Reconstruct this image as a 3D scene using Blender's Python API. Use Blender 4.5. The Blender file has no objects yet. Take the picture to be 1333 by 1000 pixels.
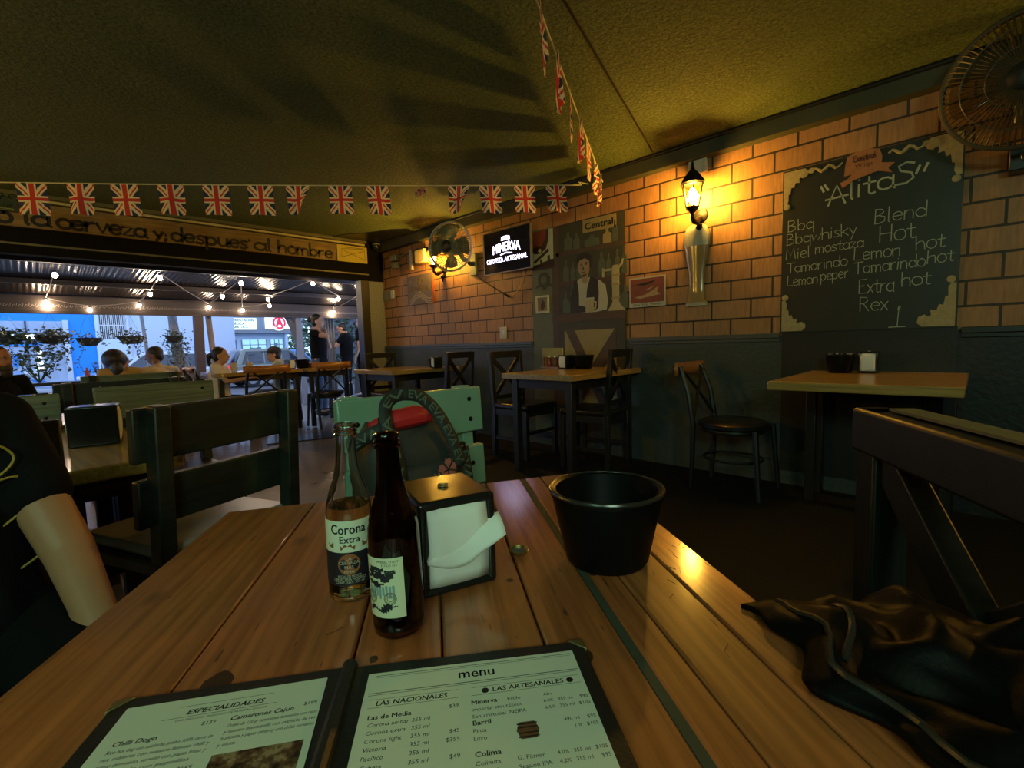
import bpy, bmesh, math, random
from mathutils import Vector, Matrix, noise as mnoise
rnd = random.Random(7)
R = math.radians
SC = bpy.context.scene
COL = SC.collection

# ------------------------------------------------------------------ camera
cam_d = bpy.data.cameras.new('camera')
cam = bpy.data.objects.new('camera', cam_d)
COL.objects.link(cam)
SC.camera = cam
cam_d.sensor_fit = 'HORIZONTAL'
cam_d.sensor_width = 36.0
cam_d.lens = 620.0 / 1333.0 * 36.0
cam_d.clip_start = 0.02
cam_d.clip_end = 200
EYE = 1.06
def _cam():
    yaw, pitch, roll = R(-44.469), R(4.894), R(-1.7215)
    cy, sy, cp, sp = math.cos(yaw), math.sin(yaw), math.cos(pitch), math.sin(pitch)
    f = Vector((sy * cp, cy * cp, -sp)); r = Vector((cy, -sy, 0)); u = r.cross(f)
    c, s = math.cos(roll), math.sin(roll)
    r2 = r * c + u * s; u2 = u * c - r * s
    m = Matrix((r2, u2, -f)).transposed().to_4x4()
    m.translation = Vector((0, 0, EYE))
    return m
cam.matrix_world = _cam()

# ------------------------------------------------------------------ view, world, lights
SC.view_settings.view_transform = 'Standard'
SC.view_settings.look = 'None'
SC.view_settings.gamma = 1.0
SC.view_settings.exposure = 0.0
SC.view_settings.use_curve_mapping = False
wd = bpy.data.worlds.new('dusk'); SC.world = wd; wd.use_nodes = True
wn = wd.node_tree.nodes; wl = wd.node_tree.links
bg = wn['Background']
bg.inputs[0].default_value = (0.42, 0.60, 1.0, 1)
bg.inputs[1].default_value = 2.6

def lamp(name, kind, loc, energy, color, size=0.05, rot=None, size_y=None, spot=None):
    d = bpy.data.lights.new(name, kind); d.energy = energy; d.color = color
    if kind in ('POINT', 'SPOT'): d.shadow_soft_size = size
    if kind == 'AREA':
        d.size = size
        if size_y: d.shape = 'RECTANGLE'; d.size_y = size_y
    if spot: d.spot_size = spot; d.spot_blend = 0.6
    o = bpy.data.objects.new(name, d); COL.objects.link(o); o.location = loc
    if rot is not None: o.rotation_euler = rot
    return o
def aim(o, tgt):
    o.rotation_euler = (Vector(tgt) - o.location).to_track_quat('-Z', 'Y').to_euler()
WARM = (1.0, 0.60, 0.17)
teal_lamp = lamp('unseen_teal_light', 'AREA', (1.55, -1.35, 2.05), 29, (0.66, 1.0, 0.70), 0.9, size_y=0.5); aim(teal_lamp, (-0.6, 0.4, 0.7))  # unseen area light added for the teal cast on napkins and menu
green_lamp = lamp('unseen_green_light', 'AREA', (0.2, -2.0, 2.3), 12, (0.45, 1.0, 0.62), 0.9, size_y=0.5); aim(green_lamp, (-2.2, 0.5, 1.6))  # unseen area light added to tint the upper left ceiling green

# ------------------------------------------------------------------ helpers
class MB:
    """collects polygons for ONE mesh"""
    def __init__(s): s.v = []; s.f = []; s.mi = []; s.cm = 0
    def add(s, vs, fs, M=None):
        b = len(s.v)
        if M is None: s.v.extend([tuple(v) for v in vs])
        else: s.v.extend([tuple(M @ Vector(v)) for v in vs])
        for f in fs:
            s.f.append(tuple(b + i for i in f)); s.mi.append(s.cm)
        return s
    def box(s, c, d, M=None):
        x, y, z = c; a, b, e = d[0] / 2, d[1] / 2, d[2] / 2
        vs = [(x - a, y - b, z - e), (x + a, y - b, z - e), (x + a, y + b, z - e), (x - a, y + b, z - e),
              (x - a, y - b, z + e), (x + a, y - b, z + e), (x + a, y + b, z + e), (x - a, y + b, z + e)]
        return s.add(vs, [(0, 3, 2, 1), (4, 5, 6, 7), (0, 1, 5, 4), (1, 2, 6, 5), (2, 3, 7, 6), (3, 0, 4, 7)], M)
    def bar(s, p, q, w, h, up=(0, 0, 1), M=None):
        """square bar from p to q, w across, h along up"""
        p = Vector(p); q = Vector(q); d = (q - p); L = d.length; d.normalize()
        u = Vector(up)
        if abs(d.dot(u)) > 0.98: u = Vector((1, 0, 0))
        x = d.cross(u).normalized(); u = x.cross(d).normalized()
        T = Matrix((x, d, u)).transposed().to_4x4(); T.translation = (p + q) / 2
        return s.box((0, 0, 0), (w, L, h), (M @ T) if M else T)
    def lathe(s, prof, c=(0, 0, 0), n=24, M=None, caps=True):
        vs = []; fs = []
        for r, z in prof:
            for i in range(n):
                a = 2 * math.pi * i / n
                vs.append((c[0] + r * math.cos(a), c[1] + r * math.sin(a), c[2] + z))
        m = len(prof)
        for j in range(m - 1):
            for i in range(n):
                k = (i + 1) % n
                fs.append((j * n + i, j * n + k, (j + 1) * n + k, (j + 1) * n + i))
        if caps:
            fs.append(tuple(range(n - 1, -1, -1))); fs.append(tuple((m - 1) * n + i for i in range(n)))
        return s.add(vs, fs, M)
    def cyl(s, p, q, r, r2=None, n=12, M=None):
        return s.tube([p, q], [r, r if r2 is None else r2], n, M)
    def tube(s, pts, r, n=8, M=None, closed=False):
        pts = [Vector(p) for p in pts]; m = len(pts)
        rr = r if isinstance(r, (list, tuple)) else [r] * m
        vs = []; fs = []; ref = None
        for j, p in enumerate(pts):
            if closed: d = pts[(j + 1) % m] - pts[j - 1]
            else: d = pts[min(j + 1, m - 1)] - pts[max(j - 1, 0)]
            if d.length < 1e-9: d = Vector((0, 0, 1))
            d.normalize()
            if ref is None:
                ref = Vector((0, 0, 1)) if abs(d.z) < 0.9 else Vector((1, 0, 0))
            x = d.cross(ref)
            if x.length < 1e-6: x = d.cross(Vector((0.3, 0.8, 0.5)))
            x.normalize(); ref = x.cross(d).normalized(); y = ref
            for i in range(n):
                a = 2 * math.pi * i / n
                vs.append(p + (x * math.cos(a) + y * math.sin(a)) * rr[j])
        rng = m if closed else m - 1
        for j in range(rng):
            j2 = (j + 1) % m
            for i in range(n):
                k = (i + 1) % n
                fs.append((j * n + i, j * n + k, j2 * n + k, j2 * n + i))
        if not closed:
            fs.append(tuple(range(n - 1, -1, -1))); fs.append(tuple((m - 1) * n + i for i in range(n)))
        return s.add(vs, fs, M)
    def ball(s, c, r, n=12, M=None, rot=None):
        r = r if isinstance(r, (list, tuple)) else (r, r, r)
        vs = []; fs = []; m = max(4, n * 2 // 3)
        T = Matrix.Translation(c) @ (rot.to_4x4() if rot else Matrix.Identity(4)) @ Matrix.Diagonal((*r, 1))
        vs.append((0, 0, -1))
        for j in range(1, m):
            t = -math.pi / 2 + math.pi * j / m
            for i in range(n):
                a = 2 * math.pi * i / n
                vs.append((math.cos(t) * math.cos(a), math.cos(t) * math.sin(a), math.sin(t)))
        vs.append((0, 0, 1)); top = len(vs) - 1
        for i in range(n):
            k = (i + 1) % n
            fs.append((0, 1 + k, 1 + i)); fs.append((top, 1 + (m - 2) * n + i, 1 + (m - 2) * n + k))
            for j in range(m - 2):
                a = 1 + j * n
                fs.append((a + i, a + k, a + n + k, a + n + i))
        return s.add(vs, fs, (M @ T) if M else T)
    def prism(s, poly, t, M=None, z0=0.0):
        """polygon in XY extruded from z0 to z0+t"""
        n = len(poly)
        vs = [(x, y, z0) for x, y in poly] + [(x, y, z0 + t) for x, y in poly]
        fs = [tuple(range(n - 1, -1, -1)), tuple(range(n, 2 * n))]
        fs += [(i, (i + 1) % n, n + (i + 1) % n, n + i) for i in range(n)]
        return s.add(vs, fs, M)
    def ribbon(s, pts, w, t=0.0006, M=None):
        """flat painted stroke in XY, with round-ish ends, thickness t"""
        pts = [Vector((p[0], p[1], 0)) for p in pts]
        q = [pts[0]]
        for p in pts[1:]:
            if (p - q[-1]).length > 1e-5: q.append(p)
        pts = q; m = len(pts)
        if m < 2:
            p = pts[0]; return s.prism([(p.x + w * .55 * math.cos(a), p.y + w * .55 * math.sin(a)) for a in [k * math.pi / 4 for k in range(8)]], t, M)
        L = []; Rr = []
        for j, p in enumerate(pts):
            d = (pts[min(j + 1, m - 1)] - pts[max(j - 1, 0)]).normalized()
            nn = Vector((-d.y, d.x, 0)) * (w / 2)
            e = d * (w * .35) if j == m - 1 else (-d * (w * .35) if j == 0 else Vector())
            L.append(p + nn + e); Rr.append(p - nn + e)
        vs = []
        for a, b in zip(L, Rr): vs += [(a.x, a.y, 0), (b.x, b.y, 0), (a.x, a.y, t), (b.x, b.y, t)]
        fs = []
        for j in range(m - 1):
            a = 4 * j; b = a + 4
            fs += [(a + 2, a + 3, b + 3, b + 2), (a, b, b + 1, a + 1), (a, a + 2, b + 2, b), (a + 1, b + 1, b + 3, a + 3)]
        fs += [(0, 1, 3, 2), (4 * m - 4, 4 * m - 2, 4 * m - 1, 4 * m - 3)]
        return s.add(vs, fs, M)
    def grid(s, fn, nu, nv, M=None, closed_u=False):
        vs = [fn(i / (nu - (0 if closed_u else 1)), j / (nv - 1)) for j in range(nv) for i in range(nu)]
        fs = []
        for j in range(nv - 1):
            for i in range(nu if closed_u else nu - 1):
                k = (i + 1) % nu
                fs.append((j * nu + i, j * nu + k, (j + 1) * nu + k, (j + 1) * nu + i))
        return s.add(vs, fs, M)

def obj(name, mb, m=None, parent=None, bevel=0, seg=2, smooth=35, mats=None, subsurf=0, solid=0):
    me = bpy.data.meshes.new(name)
    me.from_pydata([tuple(v) for v in mb.v], [], mb.f)
    for mm in (mats or [m]):
        if mm: me.materials.append(mm)
    if mats:
        me.polygons.foreach_set('material_index', mb.mi)
    me.update()
    if smooth:
        me.polygons.foreach_set('use_smooth', [True] * len(me.polygons))
        me.set_sharp_from_angle(angle=R(smooth))
    o = bpy.data.objects.new(name, me); COL.objects.link(o)
    if parent: o.parent = parent
    if solid:
        md = o.modifiers.new('solid', 'SOLIDIFY'); md.thickness = solid; md.offset = 0
    if bevel:
        md = o.modifiers.new('bevel', 'BEVEL'); md.width = bevel; md.segments = seg; md.limit_method = 'ANGLE'; md.angle_limit = R(40)
    if subsurf:
        md = o.modifiers.new('sub', 'SUBSURF'); md.levels = subsurf; md.render_levels = subsurf
    return o
def tag(o, label, cat, group=None, kind=None):
    if label: o['label'] = label
    if cat: o['category'] = cat
    if group: o['group'] = group
    if kind: o['kind'] = kind
    return o
def thing(name, label, cat, loc=(0, 0, 0), rz=0, group=None, rot=None):
    o = bpy.data.objects.new(name, None); o.empty_display_size = 0.05; COL.objects.link(o)
    o.location = loc; o.rotation_euler = rot if rot else (0, 0, rz)
    return tag(o, label, cat, group)
def struct(name, mb, m, **k):
    o = obj(name, mb, m, **k); o['kind'] = 'structure'; return o
def dup(o, loc=None, rz=None, label=None, group=None, parent=None):
    kids = [c for c in COL.objects if c.parent == o] if parent is None else [c for c in COL.objects if c.parent == o]
    c = o.copy(); COL.objects.link(c)
    if parent: c.parent = parent
    if loc is not None: c.location = loc
    if rz is not None: c.rotation_euler = (0, 0, rz)
    if label: c['label'] = label
    if group: c['group'] = group
    for k in kids: dup(k, parent=c)
    return c

# ---- text
_tc = {}
def text_geo(body, bold=False):
    if body in _tc: return _tc[body]
    cu = bpy.data.curves.new('t', 'FONT'); cu.body = body; cu.size = 1; cu.resolution_u = 2
    cu.fill_mode = 'FRONT'
    o = bpy.data.objects.new('t', cu); COL.objects.link(o)
    bpy.context.view_layer.update()
    me = bpy.data.meshes.new_from_object(o.evaluated_get(bpy.context.evaluated_depsgraph_get()))
    vs = [tuple(v.co) for v in me.vertices]; fs = [tuple(p.vertices) for p in me.polygons]
    bpy.data.objects.remove(o); bpy.data.curves.remove(cu); bpy.data.meshes.remove(me)
    _tc[body] = (vs, fs); return vs, fs
def text(mb, body, x, y, h, M, align='l', width=None, z=0.0, slant=0.0, fn=None, weight=0.0):
    """print body with its baseline at (x,y) in plane M, letter height about h (em)"""
    vs, fs = text_geo(body)
    if not vs: return
    x0 = min(v[0] for v in vs); x1 = max(v[0] for v in vs); w = x1 - x0
    sx = h if width is None else width / w
    off = {'l': 0, 'c': -w * sx / 2, 'r': -w * sx}[align]
    offs = [(0, 0)] if not weight else [(0, 0), (weight, 0), (weight / 2, weight / 2)]
    for dx, dy in offs:
        out = []
        for v in vs:
            px = x + off + (v[0] - x0) * sx + v[1] * h * slant + dx; py = y + v[1] * h + dy
            p = (px, py, z)
            out.append(fn(*p) if fn else p)
        mb.add(out, fs, M)
# ---- hand lettering: one stroke font, x-height 1, capital height 1.65
def arc(cx, cy, rx, ry, a0, a1, n=9):
    return [(cx + rx * math.cos(R(a0 + (a1 - a0) * i / (n - 1))), cy + ry * math.sin(R(a0 + (a1 - a0) * i / (n - 1)))) for i in range(n)]
O_ = arc(.4, .5, .38, .5, 90, 450, 15)
GL = {
 'a': (.85, [arc(.38, .48, .36, .46, 40, 320, 13), [(.74, .98), (.74, .1), (.82, 0)]]),
 'b': (.85, [[(.05, 1.65), (.05, 0)], arc(.38, .48, .34, .46, 150, -150, 13)]),
 'c': (.75, [arc(.42, .5, .38, .48, 45, 315, 12)]),
 'd': (.85, [arc(.38, .48, .34, .46, 30, 330, 13), [(.74, 1.65), (.74, 0)]]),
 'e': (.8, [[(.06, .5), (.72, .56)] + arc(.4, .5, .36, .48, 20, 315, 13)]),
 'g': (.85, [arc(.38, .48, .34, .46, 30, 330, 13), [(.74, .95), (.74, -.4), (.5, -.6), (.15, -.5)]]),
 'h': (.85, [[(.06, 1.65), (.06, 0)], [(.06, .6), (.3, .95), (.6, .92), (.7, .65), (.7, 0)]]),
 'i': (.35, [[(.12, .95), (.12, 0)], [(.12, 1.35), (.13, 1.36)]]),
 'k': (.8, [[(.06, 1.65), (.06, 0)], [(.65, .95), (.08, .42)], [(.25, .55), (.7, 0)]]),
 'l': (.35, [[(.1, 1.65), (.1, .1), (.18, 0)]]),
 'm': (1.2, [[(.06, .95), (.06, 0)], [(.06, .65), (.25, .93), (.48, .85), (.52, .6), (.52, 0)], [(.52, .65), (.72, .93), (.95, .85), (1., .6), (1., 0)]]),
 'n': (.85, [[(.06, .95), (.06, 0)], [(.06, .6), (.3, .95), (.6, .9), (.68, .62), (.68, 0)]]),
 'o': (.82, [O_]),
 'p': (.85, [[(.05, .95), (.05, -.6)], arc(.38, .48, .34, .46, 150, -150, 13)]),
 'q': (.85, [arc(.38, .48, .34, .46, 30, 330, 13), [(.74, .95), (.74, -.6)]]),
 'r': (.65, [[(.06, .95), (.06, 0)], [(.06, .55), (.25, .9), (.5, .95)]]),
 's': (.7, [[(.6, .85), (.35, .98), (.1, .8), (.2, .58), (.5, .42), (.58, .2), (.35, .0), (.05, .1)]]),
 't': (.65, [[(.28, 1.4), (.28, .12), (.4, 0), (.55, .08)], [(.02, .92), (.58, .95)]]),
 'u': (.85, [[(.06, .95), (.08, .25), (.3, .0), (.58, .1), (.7, .4)], [(.72, .95), (.72, .08), (.82, 0)]]),
 'v': (.75, [[(.04, .95), (.35, 0), (.68, .95)]]),
 'w': (1.05, [[(.04, .95), (.25, 0), (.5, .8), (.74, 0), (.96, .95)]]),
 'x': (.75, [[(.05, .95), (.65, 0)], [(.62, .95), (.04, 0)]]),
 'y': (.8, [[(.06, .95), (.38, .2)], [(.7, .95), (.2, -.55)]]),
 'z': (.75, [[(.06, .92), (.62, .92), (.06, .02), (.68, .04)]]),
 'A': (1.1, [[(.02, 0), (.45, 1.6), (.9, 0)], [(-.1, .5), (1.05, .62)]]),
 'B': (1., [[(.08, 1.6), (.08, 0)], [(.08, 1.58), (.6, 1.5), (.7, 1.15), (.4, .88), (.1, .85)], [(.35, .88), (.8, .65), (.78, .2), (.4, .0), (.05, .02)]]),
 'E': (.95, [[(.8, 1.6), (.08, 1.58), (.08, 0), (.85, .04)], [(.08, .82), (.65, .86)]]),
 'H': (1.05, [[(.08, 1.6), (.08, 0)], [(.85, 1.6), (.85, 0)], [(.08, .78), (.85, .82)]]),
 'L': (.9, [[(.1, 1.6), (.08, .05), (.8, .0)]]),
 'M': (1.3, [[(.06, 0), (.2, 1.6), (.58, .5), (.95, 1.6), (1.1, 0)]]),
 'R': (1., [[(.1, 1.6), (.1, 0)], [(.1, 1.58), (.65, 1.5), (.7, 1.1), (.4, .85), (.1, .82)], [(.35, .84), (.85, 0)]]),
 'T': (1.05, [[(.0, 1.55), (1., 1.6)], [(.5, 1.58), (.46, 0)]]),
 'C': (1., [arc(.55, .8, .5, .8, 50, 310, 13)]),
 'Y': (.95, [[(.05, 1.2), (.4, .6)], [(.8, 1.2), (.3, -.1)]]),
 'S': (.95, [[(.8, 1.45), (.5, 1.62), (.12, 1.4), (.2, 1.05), (.7, .75), (.82, .35), (.5, .05), (-.1, .02)]]),
 ';': (.4, [[(.15, .75), (.16, .76)], [(.16, .2), (.08, -.15)]]),
 "'": (.3, [[(.1, 1.2), (.12, 1.1)]]),
 ' ': (.55, []),
}
def hand(mb, s, x, y, xh, w, M, width=None, jit=0.0, t=0.0006, rise=0.0):
    tot = sum(GL[c][0] for c in s)
    k = xh if width is None else width / tot
    px = x
    for c in s:
        adv, st = GL[c]
        for pl in st:
            pts = [(px + a * k + jit * rnd.uniform(-.3, .3), y + b * xh + rise * (px - x) + jit * rnd.uniform(-.3, .3)) for a, b in pl]
            mb.ribbon(pts, w, t, M)
        px += adv * k
# ------------------------------------------------------------------ materials
def _new(name):
    m = bpy.data.materials.new(name); m.use_nodes = True
    nt = m.node_tree; b = nt.nodes['Principled BSDF']
    return m, nt, b
def lk(nt, a, b): nt.links.new(a, b)
def coords(nt, scale=(1, 1, 1), kind='Object', loc=(0, 0, 0), rot=(0, 0, 0)):
    tc = nt.nodes.new('ShaderNodeTexCoord'); mp = nt.nodes.new('ShaderNodeMapping')
    mp.inputs['Scale'].default_value = scale; mp.inputs['Location'].default_value = loc; mp.inputs['Rotation'].default_value = rot
    lk(nt, tc.outputs[kind], mp.inputs['Vector']); return mp.outputs[0]
def noise_n(nt, vec, scale, detail=4, rough=.55):
    n = nt.nodes.new('ShaderNodeTexNoise'); n.inputs['Scale'].default_value = scale
    n.inputs['Detail'].default_value = detail; n.inputs['Roughness'].default_value = rough
    if vec is not None: lk(nt, vec, n.inputs['Vector'])
    return n.outputs['Fac']
def ramp(nt, fac, stops):
    r = nt.nodes.new('ShaderNodeValToRGB'); e = r.color_ramp.elements
    while len(e) < len(stops): e.new(0.5)
    for k, (p, c) in enumerate(stops):
        e[k].position = p; e[k].color = (*c, 1) if len(c) == 3 else c
    lk(nt, fac, r.inputs[0]); return r.outputs[0]
def mix(nt, fac, a, b, mode='MIX'):
    n = nt.nodes.new('ShaderNodeMix'); n.data_type = 'RGBA'; n.blend_type = mode
    for s, v in ((n.inputs[0], fac), (n.inputs[6], a), (n.inputs[7], b)):
        if isinstance(v, (int, float)): s.default_value = v
        elif isinstance(v, tuple): s.default_value = (*v, 1) if len(v) == 3 else v
        else: lk(nt, v, s)
    return n.outputs[2]
def bump(nt, b, h, strength=.3, dist=.01):
    n = nt.nodes.new('ShaderNodeBump'); n.inputs['Strength'].default_value = strength; n.inputs['Distance'].default_value = dist
    lk(nt, h, n.inputs['Height']); lk(nt, n.outputs[0], b.inputs['Normal'])
def mat(name, c, rough=.5, metal=0, var=.15, vscale=8, bmp=0, bscale=60, bdist=.004, spec=.5, coat=0, emit=None, es=1, sheen=0):
    m, nt, b = _new(name)
    b.inputs['Roughness'].default_value = rough; b.inputs['Metallic'].default_value = metal
    b.inputs['Specular IOR Level'].default_value = spec
    b.inputs['Coat Weight'].default_value = coat
    v = coords(nt)
    f = noise_n(nt, v, vscale)
    lk(nt, mix(nt, f, tuple(x * (1 - var) for x in c), tuple(min(1, x * (1 + var)) for x in c)), b.inputs['Base Color'])
    if bmp: bump(nt, b, noise_n(nt, v, bscale, 3), bmp, bdist)
    if emit: b.inputs['Emission Color'].default_value = (*emit, 1); b.inputs['Emission Strength'].default_value = es
    if sheen: b.inputs['Sheen Weight'].default_value = sheen
    return m
def wood(name, c1, c2, axis=0, scale=1.0, rough=.4, coat=0.0, bmp=.15, wear=None, wear_amt=.5, knots=False):
    m, nt, b = _new(name)
    sc = [9 * scale] * 3; sc[axis] = .8 * scale
    v = coords(nt, tuple(sc))
    n1 = noise_n(nt, v, 2.2, 6, .65)
    sc2 = [60 * scale] * 3; sc2[axis] = 2 * scale
    v2 = coords(nt, tuple(sc2)); n2 = noise_n(nt, v2, 1.5, 4)
    c = mix(nt, ramp(nt, n1, [(.3, (0, 0, 0)), (.7, (1, 1, 1))]), c1, c2)
    c = mix(nt, ramp(nt, n2, [(.35, (.55, .55, .55)), (.65, (1, 1, 1))]), (0, 0, 0), c) if False else mix(nt, 1.0, c, ramp(nt, n2, [(.35, (.62, .6, .58)), (.6, (1, 1, 1))]), 'MULTIPLY')
    if knots:
        vk = coords(nt, (5, 9, 9)); vo = nt.nodes.new('ShaderNodeTexVoronoi'); vo.inputs['Scale'].default_value = 1.0
        lk(nt, vk, vo.inputs['Vector'])
        c = mix(nt, ramp(nt, vo.outputs['Distance'], [(.05, (.8, .8, .8)), (.16, (0, 0, 0))]), c, (.05, .022, .012))
        vs = coords(nt, (14, 90, 90)); ns = noise_n(nt, vs, 1.3, 2)
        c = mix(nt, ramp(nt, ns, [(.69, (0, 0, 0)), (.74, (.7, .7, .7))]), c, (.03, .014, .008))
    if wear:
        nw = noise_n(nt, coords(nt), 4.5, 3, .5)
        c = mix(nt, ramp(nt, nw, [(.5, (0, 0, 0)), (.75, (wear_amt,) * 3)]), c, wear)
    lk(nt, c, b.inputs['Base Color'])
    b.inputs['Roughness'].default_value = rough; b.inputs['Coat Weight'].default_value = coat; b.inputs['Coat Roughness'].default_value = .14
    if bmp: bump(nt, b, n2, bmp, .002)
    return m
def emis(name, c, s):
    m, nt, b = _new(name)
    b.inputs['Base Color'].default_value = (*[x * .5 for x in c], 1)
    b.inputs['Emission Color'].default_value = (*c, 1); b.inputs['Emission Strength'].default_value = s
    return m
def glass(name, c, rough=.0, ior=1.48):
    m, nt, b = _new(name)
    b.inputs['Base Color'].default_value = (*c, 1); b.inputs['Roughness'].default_value = rough
    b.inputs['Transmission Weight'].default_value = 1; b.inputs['IOR'].default_value = ior
    return m
def pane(name, c=(1, 1, 1), gl=.12):
    """thin clear sheet: mostly see-through with a mirror sheen"""
    m = bpy.data.materials.new(name); m.use_nodes = True; nt = m.node_tree; nt.nodes.remove(nt.nodes['Principled BSDF'])
    t = nt.nodes.new('ShaderNodeBsdfTransparent'); t.inputs[0].default_value = (*c, 1)
    g = nt.nodes.new('ShaderNodeBsdfGlossy'); g.inputs['Roughness'].default_value = .05
    x = nt.nodes.new('ShaderNodeMixShader'); x.inputs[0].default_value = gl
    lk(nt, t.outputs[0], x.inputs[1]); lk(nt, g.outputs[0], x.inputs[2]); lk(nt, x.outputs[0], nt.nodes['Material Output'].inputs[0]); return m

def brick_mat():
    m, nt, b = _new('painted brick')
    tc = nt.nodes.new('ShaderNodeTexCoord'); sx = nt.nodes.new('ShaderNodeSeparateXYZ'); cx = nt.nodes.new('ShaderNodeCombineXYZ')
    lk(nt, tc.outputs['Object'], sx.inputs[0]); lk(nt, sx.outputs[0], cx.inputs[0]); lk(nt, sx.outputs[2], cx.inputs[1])
    mp = nt.nodes.new('ShaderNodeMapping'); mp.inputs['Location'].default_value = (10.0 * .285 + 1.49 - .1425 * 1, -1.192 + 10 * .1415, 0)
    lk(nt, cx.outputs[0], mp.inputs[0])
    br = nt.nodes.new('ShaderNodeTexBrick')
    lk(nt, mp.outputs[0], br.inputs['Vector'])
    for k, v in dict(Scale=1, **{'Mortar Size': .0075, 'Mortar Smooth': .25, 'Bias': 0, 'Brick Width': .285, 'Row Height': .1415}).items(): br.inputs[k].default_value = v
    br.inputs['Color1'].default_value = (.53, .27, .105, 1); br.inputs['Color2'].default_value = (.45, .22, .08, 1); br.inputs['Mortar'].default_value = (.035, .022, .012, 1)
    v = coords(nt, (40, 40, 6)); st = noise_n(nt, v, 1.5, 3)
    big = noise_n(nt, coords(nt), 1.3, 4)
    c = mix(nt, 1.0, br.outputs['Color'], ramp(nt, st, [(.3, (.72, .70, .66)), (.7, (1, 1, 1))]), 'MULTIPLY')
    c = mix(nt, ramp(nt, big, [(.45, (0, 0, 0)), (.8, (.35, .35, .35))]), c, (.16, .09, .05))
    lk(nt, c, b.inputs['Base Color']); b.inputs['Roughness'].default_value = .55
    inv = nt.nodes.new('ShaderNodeMath'); inv.operation = 'SUBTRACT'; inv.inputs[0].default_value = 1; lk(nt, br.outputs['Fac'], inv.inputs[1])
    ad = nt.nodes.new('ShaderNodeMath'); ad.operation = 'MULTIPLY_ADD'; lk(nt, st, ad.inputs[0]); ad.inputs[1].default_value = .12; lk(nt, inv.outputs[0], ad.inputs[2])
    bump(nt, b, ad.outputs[0], .6, .006)
    return m
def ceiling_mat():
    m, nt, b = _new('dark olive stucco')
    v = coords(nt)
    n1 = noise_n(nt, v, 55, 6, .7); n2 = noise_n(nt, v, 1.6, 3)
    c = mix(nt, ramp(nt, noise_n(nt, v, 60, 4, .75), [(.36, (0, 0, 0)), (.64, (1, 1, 1))]), (.07, .10, .028), (.215, .29, .085))
    c = mix(nt, ramp(nt, n2, [(.4, (0, 0, 0)), (.75, (.5, .5, .5))]), c, (.11, .15, .06))
    vo = nt.nodes.new('ShaderNodeTexVoronoi'); vo.inputs['Scale'].default_value = 9; lk(nt, v, vo.inputs['Vector'])
    c = mix(nt, ramp(nt, vo.outputs['Distance'], [(.012, (.6, .6, .6)), (.02, (0, 0, 0))]), c, (.5, .5, .4))
    lk(nt, c, b.inputs['Base Color']); b.inputs['Roughness'].default_value = .8
    bump(nt, b, noise_n(nt, v, 32, 5, .7), 1.0, .035)
    return m
def floor_mat():
    m, nt, b = _new('worn concrete floor')
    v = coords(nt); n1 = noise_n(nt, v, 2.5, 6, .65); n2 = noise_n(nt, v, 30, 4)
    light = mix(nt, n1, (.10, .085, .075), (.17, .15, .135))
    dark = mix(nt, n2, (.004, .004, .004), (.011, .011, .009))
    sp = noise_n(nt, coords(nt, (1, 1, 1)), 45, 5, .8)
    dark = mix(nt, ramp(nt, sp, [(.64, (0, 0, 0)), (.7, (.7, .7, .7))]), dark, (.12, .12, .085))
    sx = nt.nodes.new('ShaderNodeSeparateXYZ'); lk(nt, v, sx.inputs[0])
    # darker part starts along a line between entrance and wall tables
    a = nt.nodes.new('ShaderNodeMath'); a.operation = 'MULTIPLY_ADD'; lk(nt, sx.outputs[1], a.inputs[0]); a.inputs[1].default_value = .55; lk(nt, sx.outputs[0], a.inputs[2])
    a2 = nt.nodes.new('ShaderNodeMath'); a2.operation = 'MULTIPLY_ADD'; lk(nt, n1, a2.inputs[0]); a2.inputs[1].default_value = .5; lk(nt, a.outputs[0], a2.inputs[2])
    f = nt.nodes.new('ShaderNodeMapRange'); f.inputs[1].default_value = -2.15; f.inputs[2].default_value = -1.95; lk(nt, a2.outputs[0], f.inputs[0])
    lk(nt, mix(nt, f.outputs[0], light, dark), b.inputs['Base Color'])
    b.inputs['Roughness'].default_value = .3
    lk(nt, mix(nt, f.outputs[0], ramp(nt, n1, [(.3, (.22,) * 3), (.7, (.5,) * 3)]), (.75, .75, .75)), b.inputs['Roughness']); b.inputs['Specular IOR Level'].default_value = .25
    bump(nt, b, n2, .12, .004)
    return m
def corrugated(name, c, metal=.9, rough=.28, axis=1, n=11):
    m, nt, b = _new(name)
    sc = [0, 0, 0]; sc[axis] = n
    w = nt.nodes.new('ShaderNodeTexWave'); w.wave_type = 'BANDS'; w.bands_direction = 'XYZ'[axis]; w.inputs['Scale'].default_value = n / 6.28
    lk(nt, coords(nt), w.inputs['Vector'])
    nz = noise_n(nt, coords(nt), 5, 5)
    lk(nt, mix(nt, nz, tuple(x * .6 for x in c), c), b.inputs['Base Color'])
    b.inputs['Metallic'].default_value = metal; b.inputs['Roughness'].default_value = rough
    bump(nt, b, w.outputs['Fac'], .35, .02)
    return m
M_brick = brick_mat(); M_ceil = ceiling_mat(); M_floor = floor_mat()
M_wains = mat('slate green wall paint', (.056, .068, .058), .5, bmp=.5, bscale=35, bdist=.008, var=.25, vscale=3)
M_black = mat('black paint', (.012, .012, .011), .38, bmp=.1)
M_blackwood = wood('black stained wood', (.006, .006, .006), (.014, .014, .013), 0, rough=.45, bmp=.2)
M_blackwoodz = wood('black stained upright wood', (.010, .010, .009), (.022, .021, .018), 2, rough=.38, bmp=.2)
M_edge = wood('black wood worn green', (.013, .015, .013), (.022, .025, .02), 1, rough=.45, wear=(.05, .06, .035), wear_amt=.7)
M_green = mat('teal green plank paint', (.19, .38, .29), .34, var=.22, vscale=5, bmp=.15, bscale=30)
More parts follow.
